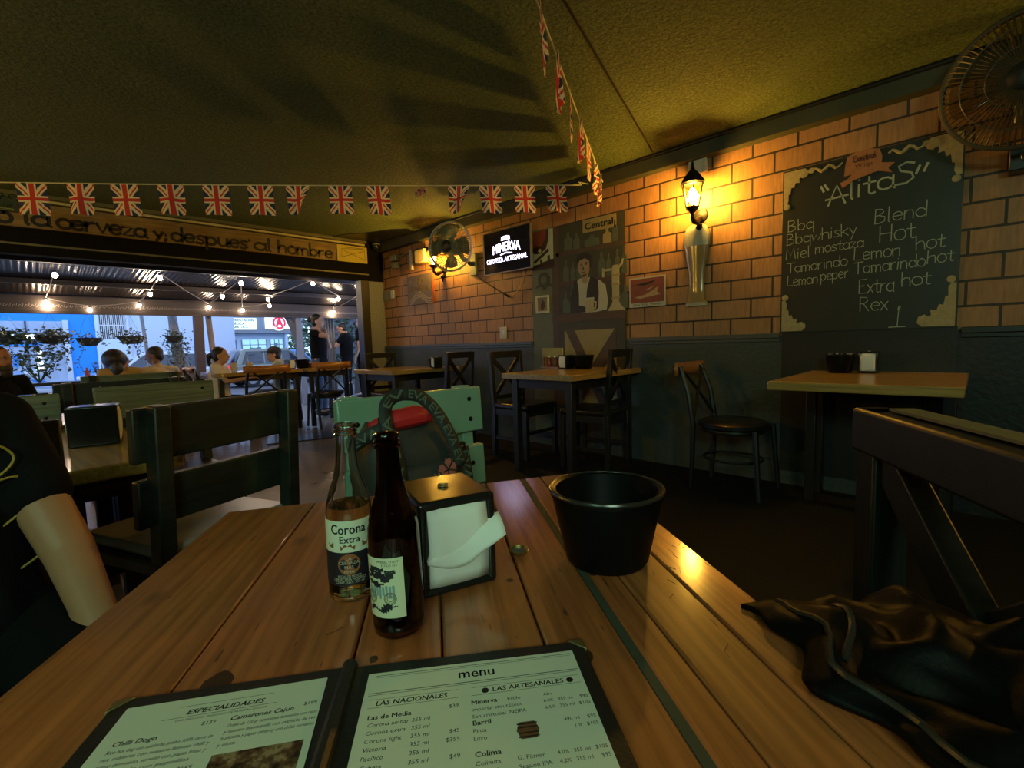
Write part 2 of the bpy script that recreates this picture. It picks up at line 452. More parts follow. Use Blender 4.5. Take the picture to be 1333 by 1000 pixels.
M_greenold = wood('dull green plank', (.15, .17, .105), (.21, .23, .14), 1, rough=.5, wear=(.10, .12, .075), wear_amt=.8)
M_tabletop = wood('varnished table wood', (.36, .225, .06), (.54, .36, .11), 1, rough=.28, coat=.35)
M_tabletopx = wood('varnished table wood crosswise', (.36, .225, .06), (.54, .36, .11), 0, rough=.28, coat=.35)
M_plank = wood('red brown varnished plank', (.36, .096, .026), (.54, .172, .05), 0, rough=.48, coat=.8, knots=True, bmp=.22)
M_plank2 = wood('golden brown varnished plank', (.35, .104, .028), (.50, .172, .048), 0, rough=.48, coat=.8, knots=True, bmp=.22)
M_gap = mat('grey green filler', (.055, .058, .036), .7, bmp=.4)
M_vinyl = mat('black vinyl', (.014, .014, .014), .3, bmp=.15, bscale=120, bdist=.002)
M_rail = wood('orange wood rail', (.36, .15, .05), (.5, .22, .08), 0, rough=.35, coat=.2)
M_plastic = mat('black gloss plastic', (.011, .011, .011), .22, var=.05)
M_bucket = mat('black bucket plastic', (.0035, .0035, .0035), .4, var=.1, spec=.14)
M_napkin = mat('white paper napkin', (.82, .84, .80), .8, bmp=.25, bscale=40, bdist=.004, var=.04)
M_white = mat('white paint', (.75, .75, .72), .5)
M_cream = mat('cream plastic', (.62, .6, .48), .45)
M_greymetal = mat('grey fan metal', (.24, .27, .20), .4, .6)
M_fanwhite = mat('pale fan rim', (.62, .58, .55), .4, .1)
M_iron = mat('aged black iron', (.03, .026, .018), .45, .7, bmp=.2)
M_bolt = mat('dark bolt', (.02, .02, .02), .4, .8)
M_skin = mat('skin', (.42, .22, .14), .55, var=.08)
M_skin2 = mat('fair skin', (.50, .28, .19), .55, var=.08)
M_hair = mat('black hair', (.012, .010, .009), .45, bmp=.5, bscale=150)
M_blackcloth = mat('black cloth', (.007, .007, .008), .9, bmp=.3, bscale=200, spec=.1)
M_jean = mat('blue jeans', (.05, .075, .13), .85, bmp=.3, bscale=250)
M_rope = mat('cream cord', (.70, .66, .42), .7)
M_chalk = mat('chalk', (.42, .47, .36), .95)
M_board = mat('chalkboard paint', (.020, .022, .017), .42, var=.35, vscale=4)
M_gold = mat('ornate gold paint', (.42, .34, .16), .6, var=.35, vscale=40)
M_print = mat('black print', (.012, .012, .012), .6)
M_paper = mat('menu paper', (.66, .72, .60), .4, var=.02, coat=.25)
M_leatherette = mat('black menu cover', (.013, .013, .013), .45, bmp=.4, bscale=220, bdist=.0015)
M_brass = mat('brass corner', (.5, .42, .2), .35, .9)
# ------------------------------------------------------------------ the setting
YW = 3.748; XS = -6.23; CH = 2.535
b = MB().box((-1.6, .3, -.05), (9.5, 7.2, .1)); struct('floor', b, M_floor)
b = MB().box((-8.03, .8, -.06), (3.35, 12, .1)); struct('floor_terrace', b, mat('terrace tile', (.20, .19, .18), .35, bmp=.15, var=.3, vscale=3))
b = MB().box((-1.7, .35, CH + .05), (9.2, 7.1, .1)); struct('ceiling', b, M_ceil)
# long wall: brick above, slate paint below
b = MB().box((-1.7, YW + .075, CH / 2), (9.1, .15, CH)); struct('wall_right', b, M_brick)
b = MB().box((-3.165, YW - .006, .53), (6.13, .012, 1.06)); struct('wall_right_wainscot', b, M_wains)
b = MB().box((1.365, YW - .006, .53), (2.93, .012, 1.06)); struct('wall_right_black_wainscot', b, mat('black wall paint', (.012, .012, .013), .5, bmp=.4, bscale=35, bdist=.006))
b = MB().box((-4.78, YW - .02, 1.058), (2.88, .04, .035)).box((-4.78, YW - .012, 1.03), (2.88, .024, .03)); 
b.box((-1.6, YW - .02, 1.058), (1.19, .04, .035)).box((-1.6, YW - .012, 1.03), (1.19, .024, .03))
struct('trim_1', b, mat('rail paint', (.07, .085, .08), .4), bevel=.004)
b = MB().box((-1.7, YW - .045, (CH + 2.412) / 2), (9.05, .09, CH - 2.412)); struct('trim_2', b, mat('dark olive beam', (.055, .058, .032), .6, bmp=.3))
b = MB().tube([(-6.2, YW - .10, CH - .014), (2.9, YW - .10, CH - .014)], .013, 8); struct('trim_3', b, M_black)
b = MB().box((1.4, YW - .02, 1.058), (2.95, .04, .035)).box((1.4, YW - .012, 1.03), (2.95, .024, .03)); struct('trim_7', b, M_black, bevel=.004)
# unseen sides of the room
b = MB().box((2.95, .3, CH / 2), (.1, 7.1, CH)); struct('wall_back', b, M_wains)
b = MB().box((-1.7, -2.3, CH / 2), (9.2, .1, CH)); struct('wall_left', b, M_wains)
# storefront header above the opening
b = MB().box((XS - .06, .2, (CH + 2.0) / 2), (.12, 7.1, CH - 2.0)); struct('wall_front', b, mat('matte black paint', (.008, .008, .008), .9, spec=.1))
b = MB().box((XS + .012, .2, 2.085), (.03, 6.6, .018)); struct('trim_4', b, mat('worn olive edge', (.12, .12, .08), .5, var=.5, vscale=20))
b = MB().box((XS + .02, .1, 2.484), (.05, 6.7, .022)); struct('trim_5', b, mat('pale yellow strip', (.5, .46, .25), .5))
b = MB().box((XS + .05, .1, 2.515), (.10, 6.7, .035)); struct('trim_6', b, mat('olive cornice', (.12, .115, .055), .6))
# posts of the opening
b = MB().box((XS - .03, 3.42, 1.0), (.16, .12, 2.0)); struct('column_1', b, M_black, bevel=.006)
m_, nt_, b_ = _new('patterned grey panel')
w_ = nt_.nodes.new('ShaderNodeTexWave'); w_.wave_type = 'BANDS'; w_.bands_direction = 'DIAGONAL'; w_.inputs['Scale'].default_value = 16; w_.inputs['Distortion'].default_value = 5
lk(nt_, coords(nt_, (1, 1, 1)), w_.inputs['Vector'])
lk(nt_, ramp(nt_, w_.outputs['Fac'], [(.3, (.15, .17, .185)), (.9, (.20, .225, .245))]), b_.inputs['Base Color']); b_.inputs['Roughness'].default_value = .6
b = MB().box((XS - .05, 3.615, 1.0), (.08, .262, 2.0)); struct('column_2', b, m_)
b = MB().box((XS - .03, -2.15, 1.0), (.16, .2, 2.0)); struct('column_3', b, M_black)
# seam line on the ceiling
b = MB().bar((-1.9, 3.6, CH - .002), (-.9, .3, CH - .002), .012, .004); struct('ceiling_seam', b, M_black)
b = MB(); b.prism([(-6.2, 2.95), (-5.9, 3.05), (-5.7, 3.2), (-5.35, 3.35), (-5.2, 3.5), (-5.25, 3.66), (-6.2, 3.66)], .006, Matrix.Translation((0, 0, CH - .007))); struct('ceiling_black_patch', b, M_black)
# ------------------------------------------------------------------ things on the brick wall (plane Y = YW, x to the right, z up)
def WM(x, z, off=0.0):           # frame on the wall: local x right, local y up, local z out of the wall
    return Matrix.Translation((x, YW - off, z)) @ Matrix(((1, 0, 0, 0), (0, 0, -1, 0), (0, 1, 0, 0), (0, 0, 0, 1)))
def rect(x0, y0, x1, y1): return [(x0, y0), (x1, y0), (x1, y1), (x0, y1)]
def wall_thing(name, label, cat, x, z, off=0, group=None):
    t = thing(name, label, cat, (x, YW - off - .0125, z), 0, group); t.rotation_euler = (R(90), 0, 0); return t

# chalkboard
cb = wall_thing('chalkboard', 'tall black chalkboard listing chicken wing sauces above the wall table', 'chalkboard', -.55, 1.0)
b = MB().prism(rect(-.45, .075, .455, 1.165), .018); obj('board', b, M_board, cb, bevel=.002)
b = MB().prism(rect(-.44, -.90, .46, .08), .012); obj('lower_panel', b, mat('dark board below', (.012, .012, .010), .5, bmp=.3), cb)
I4 = Matrix.Translation((0, 0, .0182))
b = MB()
ox, oz = .55, -1.0
def H_(s, x, z, xh, w, width=None, rise=.0): hand(b, s, x + ox, z + oz, xh, w, I4, width, .006, rise=rise)
b.ribbon([(-.755 + ox, 2.02 + oz), (-.735 + ox, 1.985 + oz)], .012, .0006, I4); b.ribbon([(-.775 + ox, 2.015 + oz), (-.76 + ox, 1.98 + oz)], .012, .0006, I4)
H_('AlitaS', -.735, 1.885, .075, .011, .44, .13)
b.ribbon([(-.285 + ox, 2.015 + oz), (-.30 + ox, 1.975 + oz)], .012, .0006, I4); b.ribbon([(-.25 + ox, 2.02 + oz), (-.265 + ox, 1.98 + oz)], .012, .0006, I4)
obj('chalk_heading', b, M_chalk, cb, smooth=0); b = MB()
H_('Bbq', -.965, 1.76, .045, .0042, .16)
H_('Bbqwhisky', -.972, 1.672, .045, .0042, .40, .02)
H_('Miel', -.975, 1.575, .045, .0042, .15); H_('mostaza', -.80, 1.59, .042, .0042, .265, .02)
H_('Tamarindo', -.965, 1.482, .042, .0042, .345, .03)
H_('Lemon', -.962, 1.395, .042, .0042, .185); H_('peper', -.765, 1.41, .042, .0042, .155, .03)
H_('Blend', -.49, 1.722, .055, .0048, .25); H_('Hot', -.465, 1.607, .062, .0048, .18)
H_('Lemon', -.588, 1.515, .048, .0046, .235); H_('hot', -.29, 1.535, .05, .0046, .135)
H_('Tamarindo', -.585, 1.43, .046, .0046, .345, .02); H_('hot', -.235, 1.45, .045, .0046, .12)
H_('Extra', -.558, 1.305, .055, .0048, .18); H_('hot', -.35, 1.33, .05, .0048, .14)
H_('Rex', -.552, 1.195, .055, .0048, .15)
b.ribbon([(-.36 + ox, 1.09 + oz), (-.355 + ox, 1.2 + oz), (-.352 + ox, 1.21 + oz)], .004, .0006, I4); b.ribbon([(-.40 + ox, 1.088 + oz), (-.32 + ox, 1.09 + oz)], .005, .0006, I4)
b.ribbon([(-.355 + ox, 1.195 + oz), (-.352 + ox, 1.21 + oz)], .012, .0006, I4)
obj('chalk_writing', b, M_chalk, cb, smooth=0)
# gold corner scrolls: a curl and leaves
def scroll(b, cx, cy, sx, sy, k=1.0):
    T = Matrix.Translation((cx, cy, .018)) @ Matrix.Diagonal((sx * k, sy * k, 1, 1))
    b.prism([(0, 0), (.125, 0), (.145, .02), (.14, .05), (.115, .062), (.105, .045), (.09, .06), (.095, .085), (.07, .08), (.062, .11), (.045, .105), (.04, .145), (.028, .15), (.03, .19), (.018, .215), (0, .21)], .004, T)
    b.lathe([(.028, 0), (.028, .006), (.01, .008)], (.118 * sx * k + cx, .032 * sy * k + cy, .018), 14)
    b.lathe([(.02, 0), (.02, .006), (.006, .008)], (.02 * sx * k + cx, .23 * sy * k + cy, .018), 12)
for a_ in ((-.442, 1.155, 1, -1), (.447, 1.155, -1, -1, 1.1), (-.442, .085, 1, 1), (.447, .085, -1, 1, 1.15)):
    b = MB(); scroll(b, *a_); obj('gold_scroll', b, M_gold, cb)
for sx, cx in ((1, -.28), (1, .12)):
    b = MB()
    pts = [(cx + .17 * i / 9, 1.125 + .014 * math.sin(i * 1.5)) for i in range(10)]
    b.tube([(x, y, .02) for x, y in pts], [.012 - .006 * abs(i - 4) / 5 for i in range(10)], 6)
    b.lathe([(.018, 0), (.018, .006)], (cx + (0 if cx < 0 else .17), 1.13, .018), 12)
    obj('gold_scroll', b, M_gold, cb)
b = MB(); b.prism([(-.10, 1.045), (.085, 1.06), (.09, 1.12), (.075, 1.165), (.02, 1.18), (-.04, 1.18), (-.085, 1.16), (-.095, 1.11)], .006, Matrix.Translation((0, 0, .018)))
b.prism([(-.12, 1.01), (-.085, 1.02), (-.06, 1.045), (.09, 1.08), (.15, 1.065), (.12, 1.04), (.14, 1.01), (.07, 1.035), (-.05, 1.01), (-.105, .975)], .009, Matrix.Translation((0, 0, .018)))
cr = obj('crest', b, mat('faded orange crest', (.42, .17, .07), .7, var=.4, vscale=30), cb)
b = MB(); hand(b, 'Central', -.055, 1.12, .022, .004, Matrix.Translation((0, 0, .0245))); hand(b, 'Wines', -.045, 1.08, .022, .004, Matrix.Translation((0, 0, .0245))) if False else None
text(b, 'Central', 0, 1.115, .04, Matrix.Translation((0, 0, .0246)), 'c'); text(b, 'Wings', 0, 1.08, .036, Matrix.Translation((0, 0, .0246)), 'c')
obj('crest_lettering', b, mat('dark red print', (.10, .02, .01), .7), cr, smooth=0)

# mural
M_mdark = mat('mural dark green brown', (.050, .050, .028), .55, var=.3); M_mbrown = mat('mural brown', (.085, .052, .028), .55, var=.3)
M_mcream = mat('mural cream', (.42, .38, .20), .55, var=.15); M_mwhite = mat('mural shirt white', (.46, .46, .34), .55, var=.1)
M_mblack = mat('mural vest black', (.018, .018, .014), .55); M_mskin = mat('mural skin', (.34, .24, .13), .55, var=.1)
M_mglass = mat('mural bottle green', (.09, .11, .07), .55, var=.4, vscale=20); M_mwood = mat('mural light wood', (.33, .26, .10), .55, var=.2); M_mgreen = mat('mural grey green', (.13, .15, .08), .55, var=.25)
mu = wall_thing('painted_mural', 'tall painted mural of a bartender with a beer mug behind a bar counter', 'mural', -2.78, 0.0)
ML = [M_mdark, M_mbrown, M_mcream, M_mwhite, M_mblack, M_mskin, M_mglass, M_mwood, M_mgreen]
b = MB(); X0 = 2.78
def lay(k, poly, z=0.0):
    b.cm = k; b.prism([(x + X0, y) for x, y in poly], .0035 + z, Matrix.Identity(4))
lay(0, rect(-3.30, .12, -2.235, 2.178))
lay(8, [(-3.325, .12), (-3.03, .12), (-3.03, 2.18), (-3.325, 2.20)], .001)
lay(1, rect(-3.06, .12, -2.97, 2.178), .0015); lay(1, rect(-3.0, 1.89, -2.235, 1.925), .0015); lay(1, rect(-2.97, 1.60, -2.235, 1.64), .0012)
for i, (x, z0, w, h) in enumerate([(-2.90, 1.93, .09, .17), (-2.79, 1.93, .07, .14), (-2.66, 1.93, .16, .1), (-2.46, 1.93, .09, .13), (-2.36, 1.93, .05, .19),
        (-2.92, 1.64, .07, .2), (-2.83, 1.64, .06, .17), (-2.76, 1.64, .05, .19), (-2.52, 1.64, .08, .22), (-2.43, 1.64, .05, .2), (-2.34, 1.64, .05, .22), (-2.27, 1.64, .05, .24), (-2.93, 1.34, .07, .2), (-2.86, 1.34, .05, .16), (-2.33, 1.34, .06, .18), (-2.27, 1.34, .06, .2)]):
    lay(6 if i != 3 else 7, [(x, z0), (x + w, z0), (x + w, z0 + h * .6), (x + w * .65, z0 + h * .75), (x + w * .65, z0 + h), (x + w * .35, z0 + h), (x + w * .35, z0 + h * .75), (x, z0 + h * .6)], .002)
lay(7, [(-2.68, 2.06), (-2.32, 2.055), (-2.32, 2.172), (-2.68, 2.175)], .002)
# bartender
lay(3, [(-2.83, 1.33), (-2.835, 1.5), (-2.80, 1.6), (-2.72, 1.65), (-2.60, 1.65), (-2.50, 1.61), (-2.44, 1.56), (-2.415, 1.42), (-2.43, 1.34), (-2.55, 1.325)], .003)
lay(4, [(-2.84, 1.33), (-2.84, 1.48), (-2.79, 1.62), (-2.755, 1.64), (-2.735, 1.52), (-2.735, 1.40), (-2.66, 1.38), (-2.66, 1.33)], .004)
lay(4, [(-2.60, 1.66), (-2.52, 1.62), (-2.51, 1.5), (-2.52, 1.36), (-2.58, 1.33), (-2.655, 1.42), (-2.64, 1.54)], .004)
lay(5, [(-2.735, 1.80), (-2.735, 1.72), (-2.70, 1.665), (-2.66, 1.66), (-2.62, 1.69), (-2.605, 1.75), (-2.605, 1.80), (-2.63, 1.84), (-2.71, 1.84)], .005)
lay(5, [(-2.70, 1.67), (-2.63, 1.69), (-2.63, 1.62), (-2.66, 1.59), (-2.70, 1.62)], .0045)
lay(4, [(-2.755, 1.80), (-2.75, 1.85), (-2.70, 1.885), (-2.63, 1.88), (-2.585, 1.84), (-2.585, 1.75), (-2.605, 1.73), (-2.61, 1.80), (-2.66, 1.83), (-2.72, 1.815), (-2.735, 1.78)], .006)
for ex in (-2.70, -2.645): lay(4, rect(ex - .011, 1.768, ex + .011, 1.778), .006); lay(4, rect(ex - .014, 1.788, ex + .014, 1.793), .006)
lay(1, [(-2.68, 1.765), (-2.69, 1.727), (-2.667, 1.725)], .0058); lay(4, rect(-2.70, 1.70, -2.652, 1.706), .006)
lay(1, [(-2.70, 1.68), (-2.64, 1.685), (-2.65, 1.662), (-2.68, 1.655)], .0058)
lay(2, rect(-2.652, 1.325, -2.567, 1.455), .0065); lay(2, [(-2.567, 1.35), (-2.54, 1.36), (-2.535, 1.42), (-2.567, 1.43), (-2.567, 1.415), (-2.55, 1.41), (-2.552, 1.372), (-2.567, 1.368)], .0065)
lay(3, rect(-2.656, 1.44, -2.562, 1.462), .007)
# beer tap
lay(2, [(-2.42, 1.325), (-2.23, 1.325), (-2.28, 1.37), (-2.30, 1.40), (-2.295, 1.70), (-2.31, 1.725), (-2.355, 1.725), (-2.37, 1.70), (-2.365, 1.40), (-2.39, 1.36)], .005)
for zz in (1.43, 1.55, 1.63): lay(7, rect(-2.375, zz, -2.29, zz + .014), .006)
lay(2, rect(-2.46, 1.68, -2.36, 1.70), .005); lay(2, rect(-2.47, 1.63, -2.45, 1.71), .005); lay(2, [(-2.30, 1.69), (-2.26, 1.72), (-2.25, 1.77), (-2.265, 1.77), (-2.275, 1.735), (-2.305, 1.71)], .005)
# counter and barrel front
lay(1, rect(-3.06, 1.25, -2.235, 1.325), .007)
lay(0, rect(-2.99, .15, -2.235, 1.25), .005)
lay(7, [(-2.915, .30), (-2.33, .30), (-2.33, 1.165), (-2.915, 1.165)], .006)
lay(1, [(-2.90, 1.165), (-2.79, 1.165), (-2.33, .32), (-2.33, .30), (-2.43, .30)], .007); lay(1, [(-2.33, 1.165), (-2.345, 1.165), (-2.915, .42), (-2.915, .30), (-2.86, .30), (-2.33, .98)], .0072)
obj('painted_scene', b, None, mu, mats=ML, smooth=0)
b = MB(); text(b, 'Central', X0 - 2.655, 2.085, .085, Matrix.Translation((0, 0, .0062)), 'l', .30, weight=.004); obj('mural_lettering', b, M_print, mu, smooth=0)

# posters left of the mural
def poster(name, label, cat, x, z, w, h, m, group=None, off=.006):
    t = wall_thing(name, label, cat, x, z, off, group); return t
p = wall_thing('record_poster', 'small red black and white poster with a diagonal banner beside the beer sign', 'poster', -3.178, 1.79, .006)
b = MB(); b.cm = 0; b.prism(rect(-.14, 0, .14, .385), .003)
b.cm = 1; b.prism([(-.14, .22), (-.02, .22), (.05, .30), (.07, .385), (-.14, .385)], .0042)
b.cm = 2; b.prism([(-.14, .385), (-.14, .14)] + [(-.06 + .13 * math.cos(a), .25 + .11 * math.sin(a)) for a in [R(-140 + 15 * k) for k in range(13)]] + [(.07, .385), (.045, .385), (.03, .3), (-.02, .24), (-.10, .23), (-.11, .385)], .0045) if False else b.prism([(-.14, .20), (-.1, .165), (-.02, .16), (.05, .20), (.085, .28), (.09, .385), (.06, .385), (.05, .30), (-.01, .235), (-.14, .23)], .0046)
b.prism([(-.12, .09), (-.10, .07), (.09, .17), (.08, .20)], .005); b.prism([(-.14, 0), (.14, 0), (.14, .09), (.10, .09), (.10, .13), (.07, .13), (.07, .08), (.0, .07), (.0, .10), (-.03, .10), (-.03, .06), (-.14, .05)], .0044)
b.cm = 0; b.lathe([(.02, 0), (.02, .006)], (-.03, .19, 0), 14)
obj('print', b, None, p, mats=[mat('poster white', (.5, .52, .36), .6), mat('poster red', (.2, .03, .015), .6), mat('poster dark', (.04, .015, .012), .6)], smooth=0)
p = wall_thing('round_emblem', 'dark round emblem with a ribbon painted on the green strip', 'emblem', -3.167, 1.59, .0055)
b = MB(); b.prism([(.075 * math.cos(R(a)) * (1 + .1 * ((a // 15) % 2)), .095 + .075 * math.sin(R(a)) * (1 + .1 * ((a // 15) % 2))) for a in range(0, 360, 15)], .002)
b.prism([(-.11, .02), (-.05, .035), (.05, .035), (.11, .02), (.09, .05), (.05, .055), (-.05, .055), (-.09, .05)], .003); b.prism([(-.012, -.01), (.012, -.01), (.02, .04), (-.02, .04)], .0025)
o_ = obj('badge', b, mat('emblem dark', (.04, .045, .03), .6), p, smooth=0)
b = MB(); b.lathe([(.042, 0), (.042, .0035)], (0, .095, 0), 20); obj('disc', b, mat('emblem grey green', (.10, .12, .08), .6), p)
p = wall_thing('framed_picture', 'tiny picture in a cream frame below the round emblem', 'picture', -3.185, 1.355, .008)
b = MB(); 
for r_ in (rect(-.087, 0, .087, .02), rect(-.087, .155, .087, .175), rect(-.087, .02, -.067, .155), rect(.067, .02, .087, .155)): b.prism(r_, .014)
obj('frame', b, mat('cream frame', (.55, .55, .42), .5), p, bevel=.002)
b = MB(); b.prism(rect(-.067, .02, .067, .155), .005); b.cm = 1; b.prism([(-.03, .05), (.0, .03), (.035, .06), (.03, .11), (.0, .135), (-.02, .1)], .006); obj('print', b, None, p, mats=[mat('tan print', (.30, .22, .12), .6), mat('brown figure', (.12, .05, .03), .6)], smooth=0)
p = wall_thing('winged_poster', 'red poster of a winged figure captioned in black beside the mural', 'poster', -2.027, 1.335, .004)
b = MB(); b.cm = 0; b.prism(rect(-.168, 0, .168, .25), .004)
b.cm = 1; b.prism(rect(-.155, .035, .155, .238), .005)
b.cm = 2; b.prism([(-.12, .085), (-.02, .10), (.06, .135), (.11, .165), (.09, .125), (.12, .095), (.0, .08), (-.06, .07)], .006); b.prism([(-.02, .14), (.07, .17), (.03, .145)], .006)
b.cm = 3; b.prism([(-.12, .19), (-.03, .2), (.08, .215), (.05, .195), (-.02, .18)], .0055); text(b, 'CENTRAL WINES', 0, .01, .024, Matrix.Translation((0, 0, .0044)), 'c', .27)
obj('print', b, None, p, mats=[mat('poster cream', (.5, .5, .4), .6), mat('poster dull red', (.22, .06, .04), .6, var=.4, vscale=12), mat('poster tan', (.42, .30, .16), .6), M_print], smooth=0)

# beer sign
sg = wall_thing('beer_sign', 'lit square beer sign glowing white on black', 'sign', -3.60, 1.82, .075)
b = MB().prism(rect(-.335, 0, .345, .43), .022); obj('panel', b, mat('sign navy black', (.012, .011, .03), .2), sg, bevel=.003)
b = MB()
for r_ in (rect(-.345, -.008, .355, 0), rect(-.345, .43, .355, .438), rect(-.345, 0, -.335, .43), rect(.345, 0, .355, .43)): b.prism(r_, .028)
obj('frame', b, mat('sign aluminium', (.4, .4, .38), .35, .8), sg)
b = MB(); b.box((-.2, .2, -.035), (.04, .04, .075)); b.box((.2, .2, -.035), (.04, .04, .075)); obj('bracket', b, M_iron, sg)
E_sign = emis('sign white light', (.80, .72, 1.0), 4.5)
def archf(x, y, z): return (x, y - .5 * x * x + .10 * x * 0, z)
b = MB(); text(b, 'MINERVA', .0, .215, .13, Matrix.Translation((0, 0, .0226)), 'c', .40, fn=archf, weight=.006)
text(b, 'CERVEZA ARTESANAL', .0, .105, .07, Matrix.Translation((0, 0, .0226)), 'c', .60, weight=.0012)
b.prism([(-.07, .325), (.06, .325), (.055, .36), (.02, .368), (-.03, .368), (-.065, .36)], .001, Matrix.Translation((0, 0, .0224)))
b.prism([(-.09, .185), (0, .20), (.09, .185), (.085, .175), (0, .188), (-.085, .175)], .001, Matrix.Translation((0, 0, .0224)))
obj('lit_lettering', b, E_sign, sg, smooth=0)
b = MB().tube([(-3.4, YW - .02, 1.82), (-3.45, YW - .012, 1.70), (-3.62, YW - .01, 1.545), (-3.75, YW - .012, 1.60), (-4.05, YW - .012, 1.76), (-4.22, YW - .015, 1.88)], .004, 6)
b.tube([(-3.68, YW - .012, 1.565), (-3.74, YW - .012, 1.60)], .012, 8)
tag(obj('power_cord', b, M_vinyl), 'thin black cord drooping on the bricks under the beer sign', 'cord')

# switch plates
t = wall_thing('light_switch', 'pale switch plate low on the bricks above the rail', 'switch', -3.775, 1.115)
b = MB().prism(rect(-.052, 0, .052, .128), .008); obj('plate', b, M_cream, t, bevel=.002); b = MB().prism(rect(-.015, .04, .015, .09), .013); obj('rocker', b, M_white, t)
t = wall_thing('outlet_plate', 'clear double outlet plate near the entrance corner', 'outlet', -6.07, 1.735)
b = MB().prism(rect(-.145, 0, .145, .13), .008); obj('plate', b, mat('grey clear plastic', (.25, .24, .20), .15), t, bevel=.002)
b = MB().prism(rect(.05, .01, .13, .12), .014); obj('cover', b, M_cream, t); 
t = wall_thing('junction_box', 'white junction box under the beam above the wall lantern', 'box', -1.59, 2.31)
b = MB().prism(rect(-.068, 0, .072, .10), .035); obj('body', b, mat('white box plastic', (.62, .64, .55), .4), t, bevel=.004); b = MB().prism(rect(-.058, .01, .062, .09), .038); obj('lid', b, mat('white lid plastic', (.55, .57, .5), .4), t, bevel=.002)
# NO DISCRIMINAR sign
t = wall_thing('painted_sign', 'square painted wooden sign with NO in yellow letters below the cream box', 'sign', -5.31, 1.61)
b = MB().prism(rect(-.28, 0, .30, .385), .014); obj('board', b, mat('sign grey brown', (.11, .085, .075), .6, var=.3, vscale=12), t, bevel=.002)
b = MB().prism(rect(.285, 0, .302, .387), .018); obj('edge_strip', b, mat('red edge', (.40, .07, .02), .6), t)
b = MB(); text(b, 'NO', .02, .255, .13, Matrix.Translation((0, 0, .0146)), 'c', .17, weight=.006); text(b, 'DISCRIMINAR', .03, .165, .10, Matrix.Translation((0, 0, .0146)), 'c', .45, weight=.003)
obj('lettering', b, mat('yellow sign paint', (.5, .42, .10), .6), t, smooth=0)
b = MB(); hand(b, 'te', -.23, .285, .035, .006, Matrix.Translation((0, 0, .0146)))
for k in range(3):
    b.ribbon([(-.23 + .05 * i, .05 + .05 * k * .6 + .05 * math.sin(i * .65 - 1.2)) for i in range(11)], .014, .0006, Matrix.Translation((0, 0, .0146)))
obj('wave_painting', b, mat('pale grey paint', (.30, .25, .2), .6), t, smooth=0)

# beer glass wall relief
t = wall_thing('beer_glass_relief', 'tall wheat beer glass cutout with foam mounted below the wall lantern', 'wall decoration', -1.605, 1.31)
def half(prof, n=20): return [(r, z) for r, z in prof]
prof = [(.085, 0), (.085, .03), (.064, .05), (.06, .12), (.063, .26), (.085, .38), (.10, .46)]
b = MB(); b.lathe(prof, (0, 0, 0), 24, Matrix.Diagonal((1, 1, .35, 1)) @ Matrix.Rotation(R(-90), 4, 'X'))
obj('glass_body', b, mat('amber beer glass', (.40, .26, .11), .12, var=.3, vscale=6), t)
b = MB(); b.lathe([(.10, .46), (.104, .50), (.098, .56), (.08, .605), (.045, .625), (.01, .63)], (0, 0, 0), 24, Matrix.Diagonal((1, 1, .35, 1)) @ Matrix.Rotation(R(-90), 4, 'X'))
obj('foam', b, mat('foam grey white', (.50, .50, .38), .45), t)
b = MB(); b.lathe([(.086, -.001), (.088, .02), (.07, .036)], (0, 0, 0), 24, Matrix.Diagonal((1, 1, .37, 1)) @ Matrix.Rotation(R(-90), 4, 'X')); obj('base', b, mat('pale glass base', (.42, .40, .28), .2), t)

# wall lanterns (built around the bulb at the origin, wall behind at +Y)
M_lpane = pane('yellow lantern glass', (1.0, .80, .36), .06)
E_bulb = emis('lantern bulb', (1.0, .64, .17), 760)
def lantern(label, loc):
    t = thing('wall_lantern', label, 'lamp', loc, 0, 'wall lanterns')
    b = MB().lathe([(.085, .075), (.098, .08), (.09, .092), (.04, .16), (.022, .175), (.012, .20), (.008, .24)], (0, 0, 0), 6)
    obj('roof', b, M_iron, t, bevel=.002)
    b = MB()
    for k in range(6):
        a = k * math.pi / 3
        b.bar((.048 * math.cos(a), .048 * math.sin(a), -.095), (.080 * math.cos(a), .080 * math.sin(a), .078), .007, .007)
    b.lathe([(.018, -.135), (.03, -.12), (.052, -.10), (.052, -.088)], (0, 0, 0), 6); b.lathe([(.082, .07), (.086, .078)], (0, 0, 0), 6)
    obj('cage', b, M_iron, t)
    b = MB().lathe([(.046, -.09), (.078, .075)], (0, 0, 0), 6, caps=False); obj('glass', b, M_lpane, t, smooth=0)
    b = MB().lathe([(.012, -.07), (.02, -.05), (.032, -.015), (.03, .015), (.016, .04), (.003, .05)], (0, 0, 0), 14); obj('bulb', b, E_bulb, t)
    b = MB().tube([(0, 0, -.13), (0, .0, -.165), (0, .03, -.19), (0, .07, -.185), (0, .11, -.16), (0, .15, -.15)], [.014, .016, .02, .026, .02, .018], 10)
    obj('arm', b, M_iron, t)
    b = MB().lathe([(.055, 0), (.05, .012), (.02, .02)], (0, .158, -.125), 20, Matrix.Translation((0, .158, -.125)) @ Matrix.Rotation(R(90), 4, 'X') @ Matrix.Translation((0, -.158, .125)))
    b.lathe([(.006, -.08), (.012, -.05), (.03, -.02), (.022, .0)], (0, .13, -.20), 10)
    obj('wall_plate', b, M_iron, t); return t
l1 = lantern('lit iron wall lantern between the mural and the chalkboard', (-1.575, 3.59, 2.125))
dup(l1, (-4.80, 3.585, 2.125), label='lit iron wall lantern partly hidden by the round fan')
dup(l1, (-3.75, -2.09, 2.125), R(180), label='lit iron wall lantern on the opposite wall behind the flags')
dup(l1, (-5.35, -2.09, 2.125), R(180), label='unseen extra wall lantern near the entrance, added to brighten the flags')  # extra lantern out of view, added only to brighten the leftmost flags
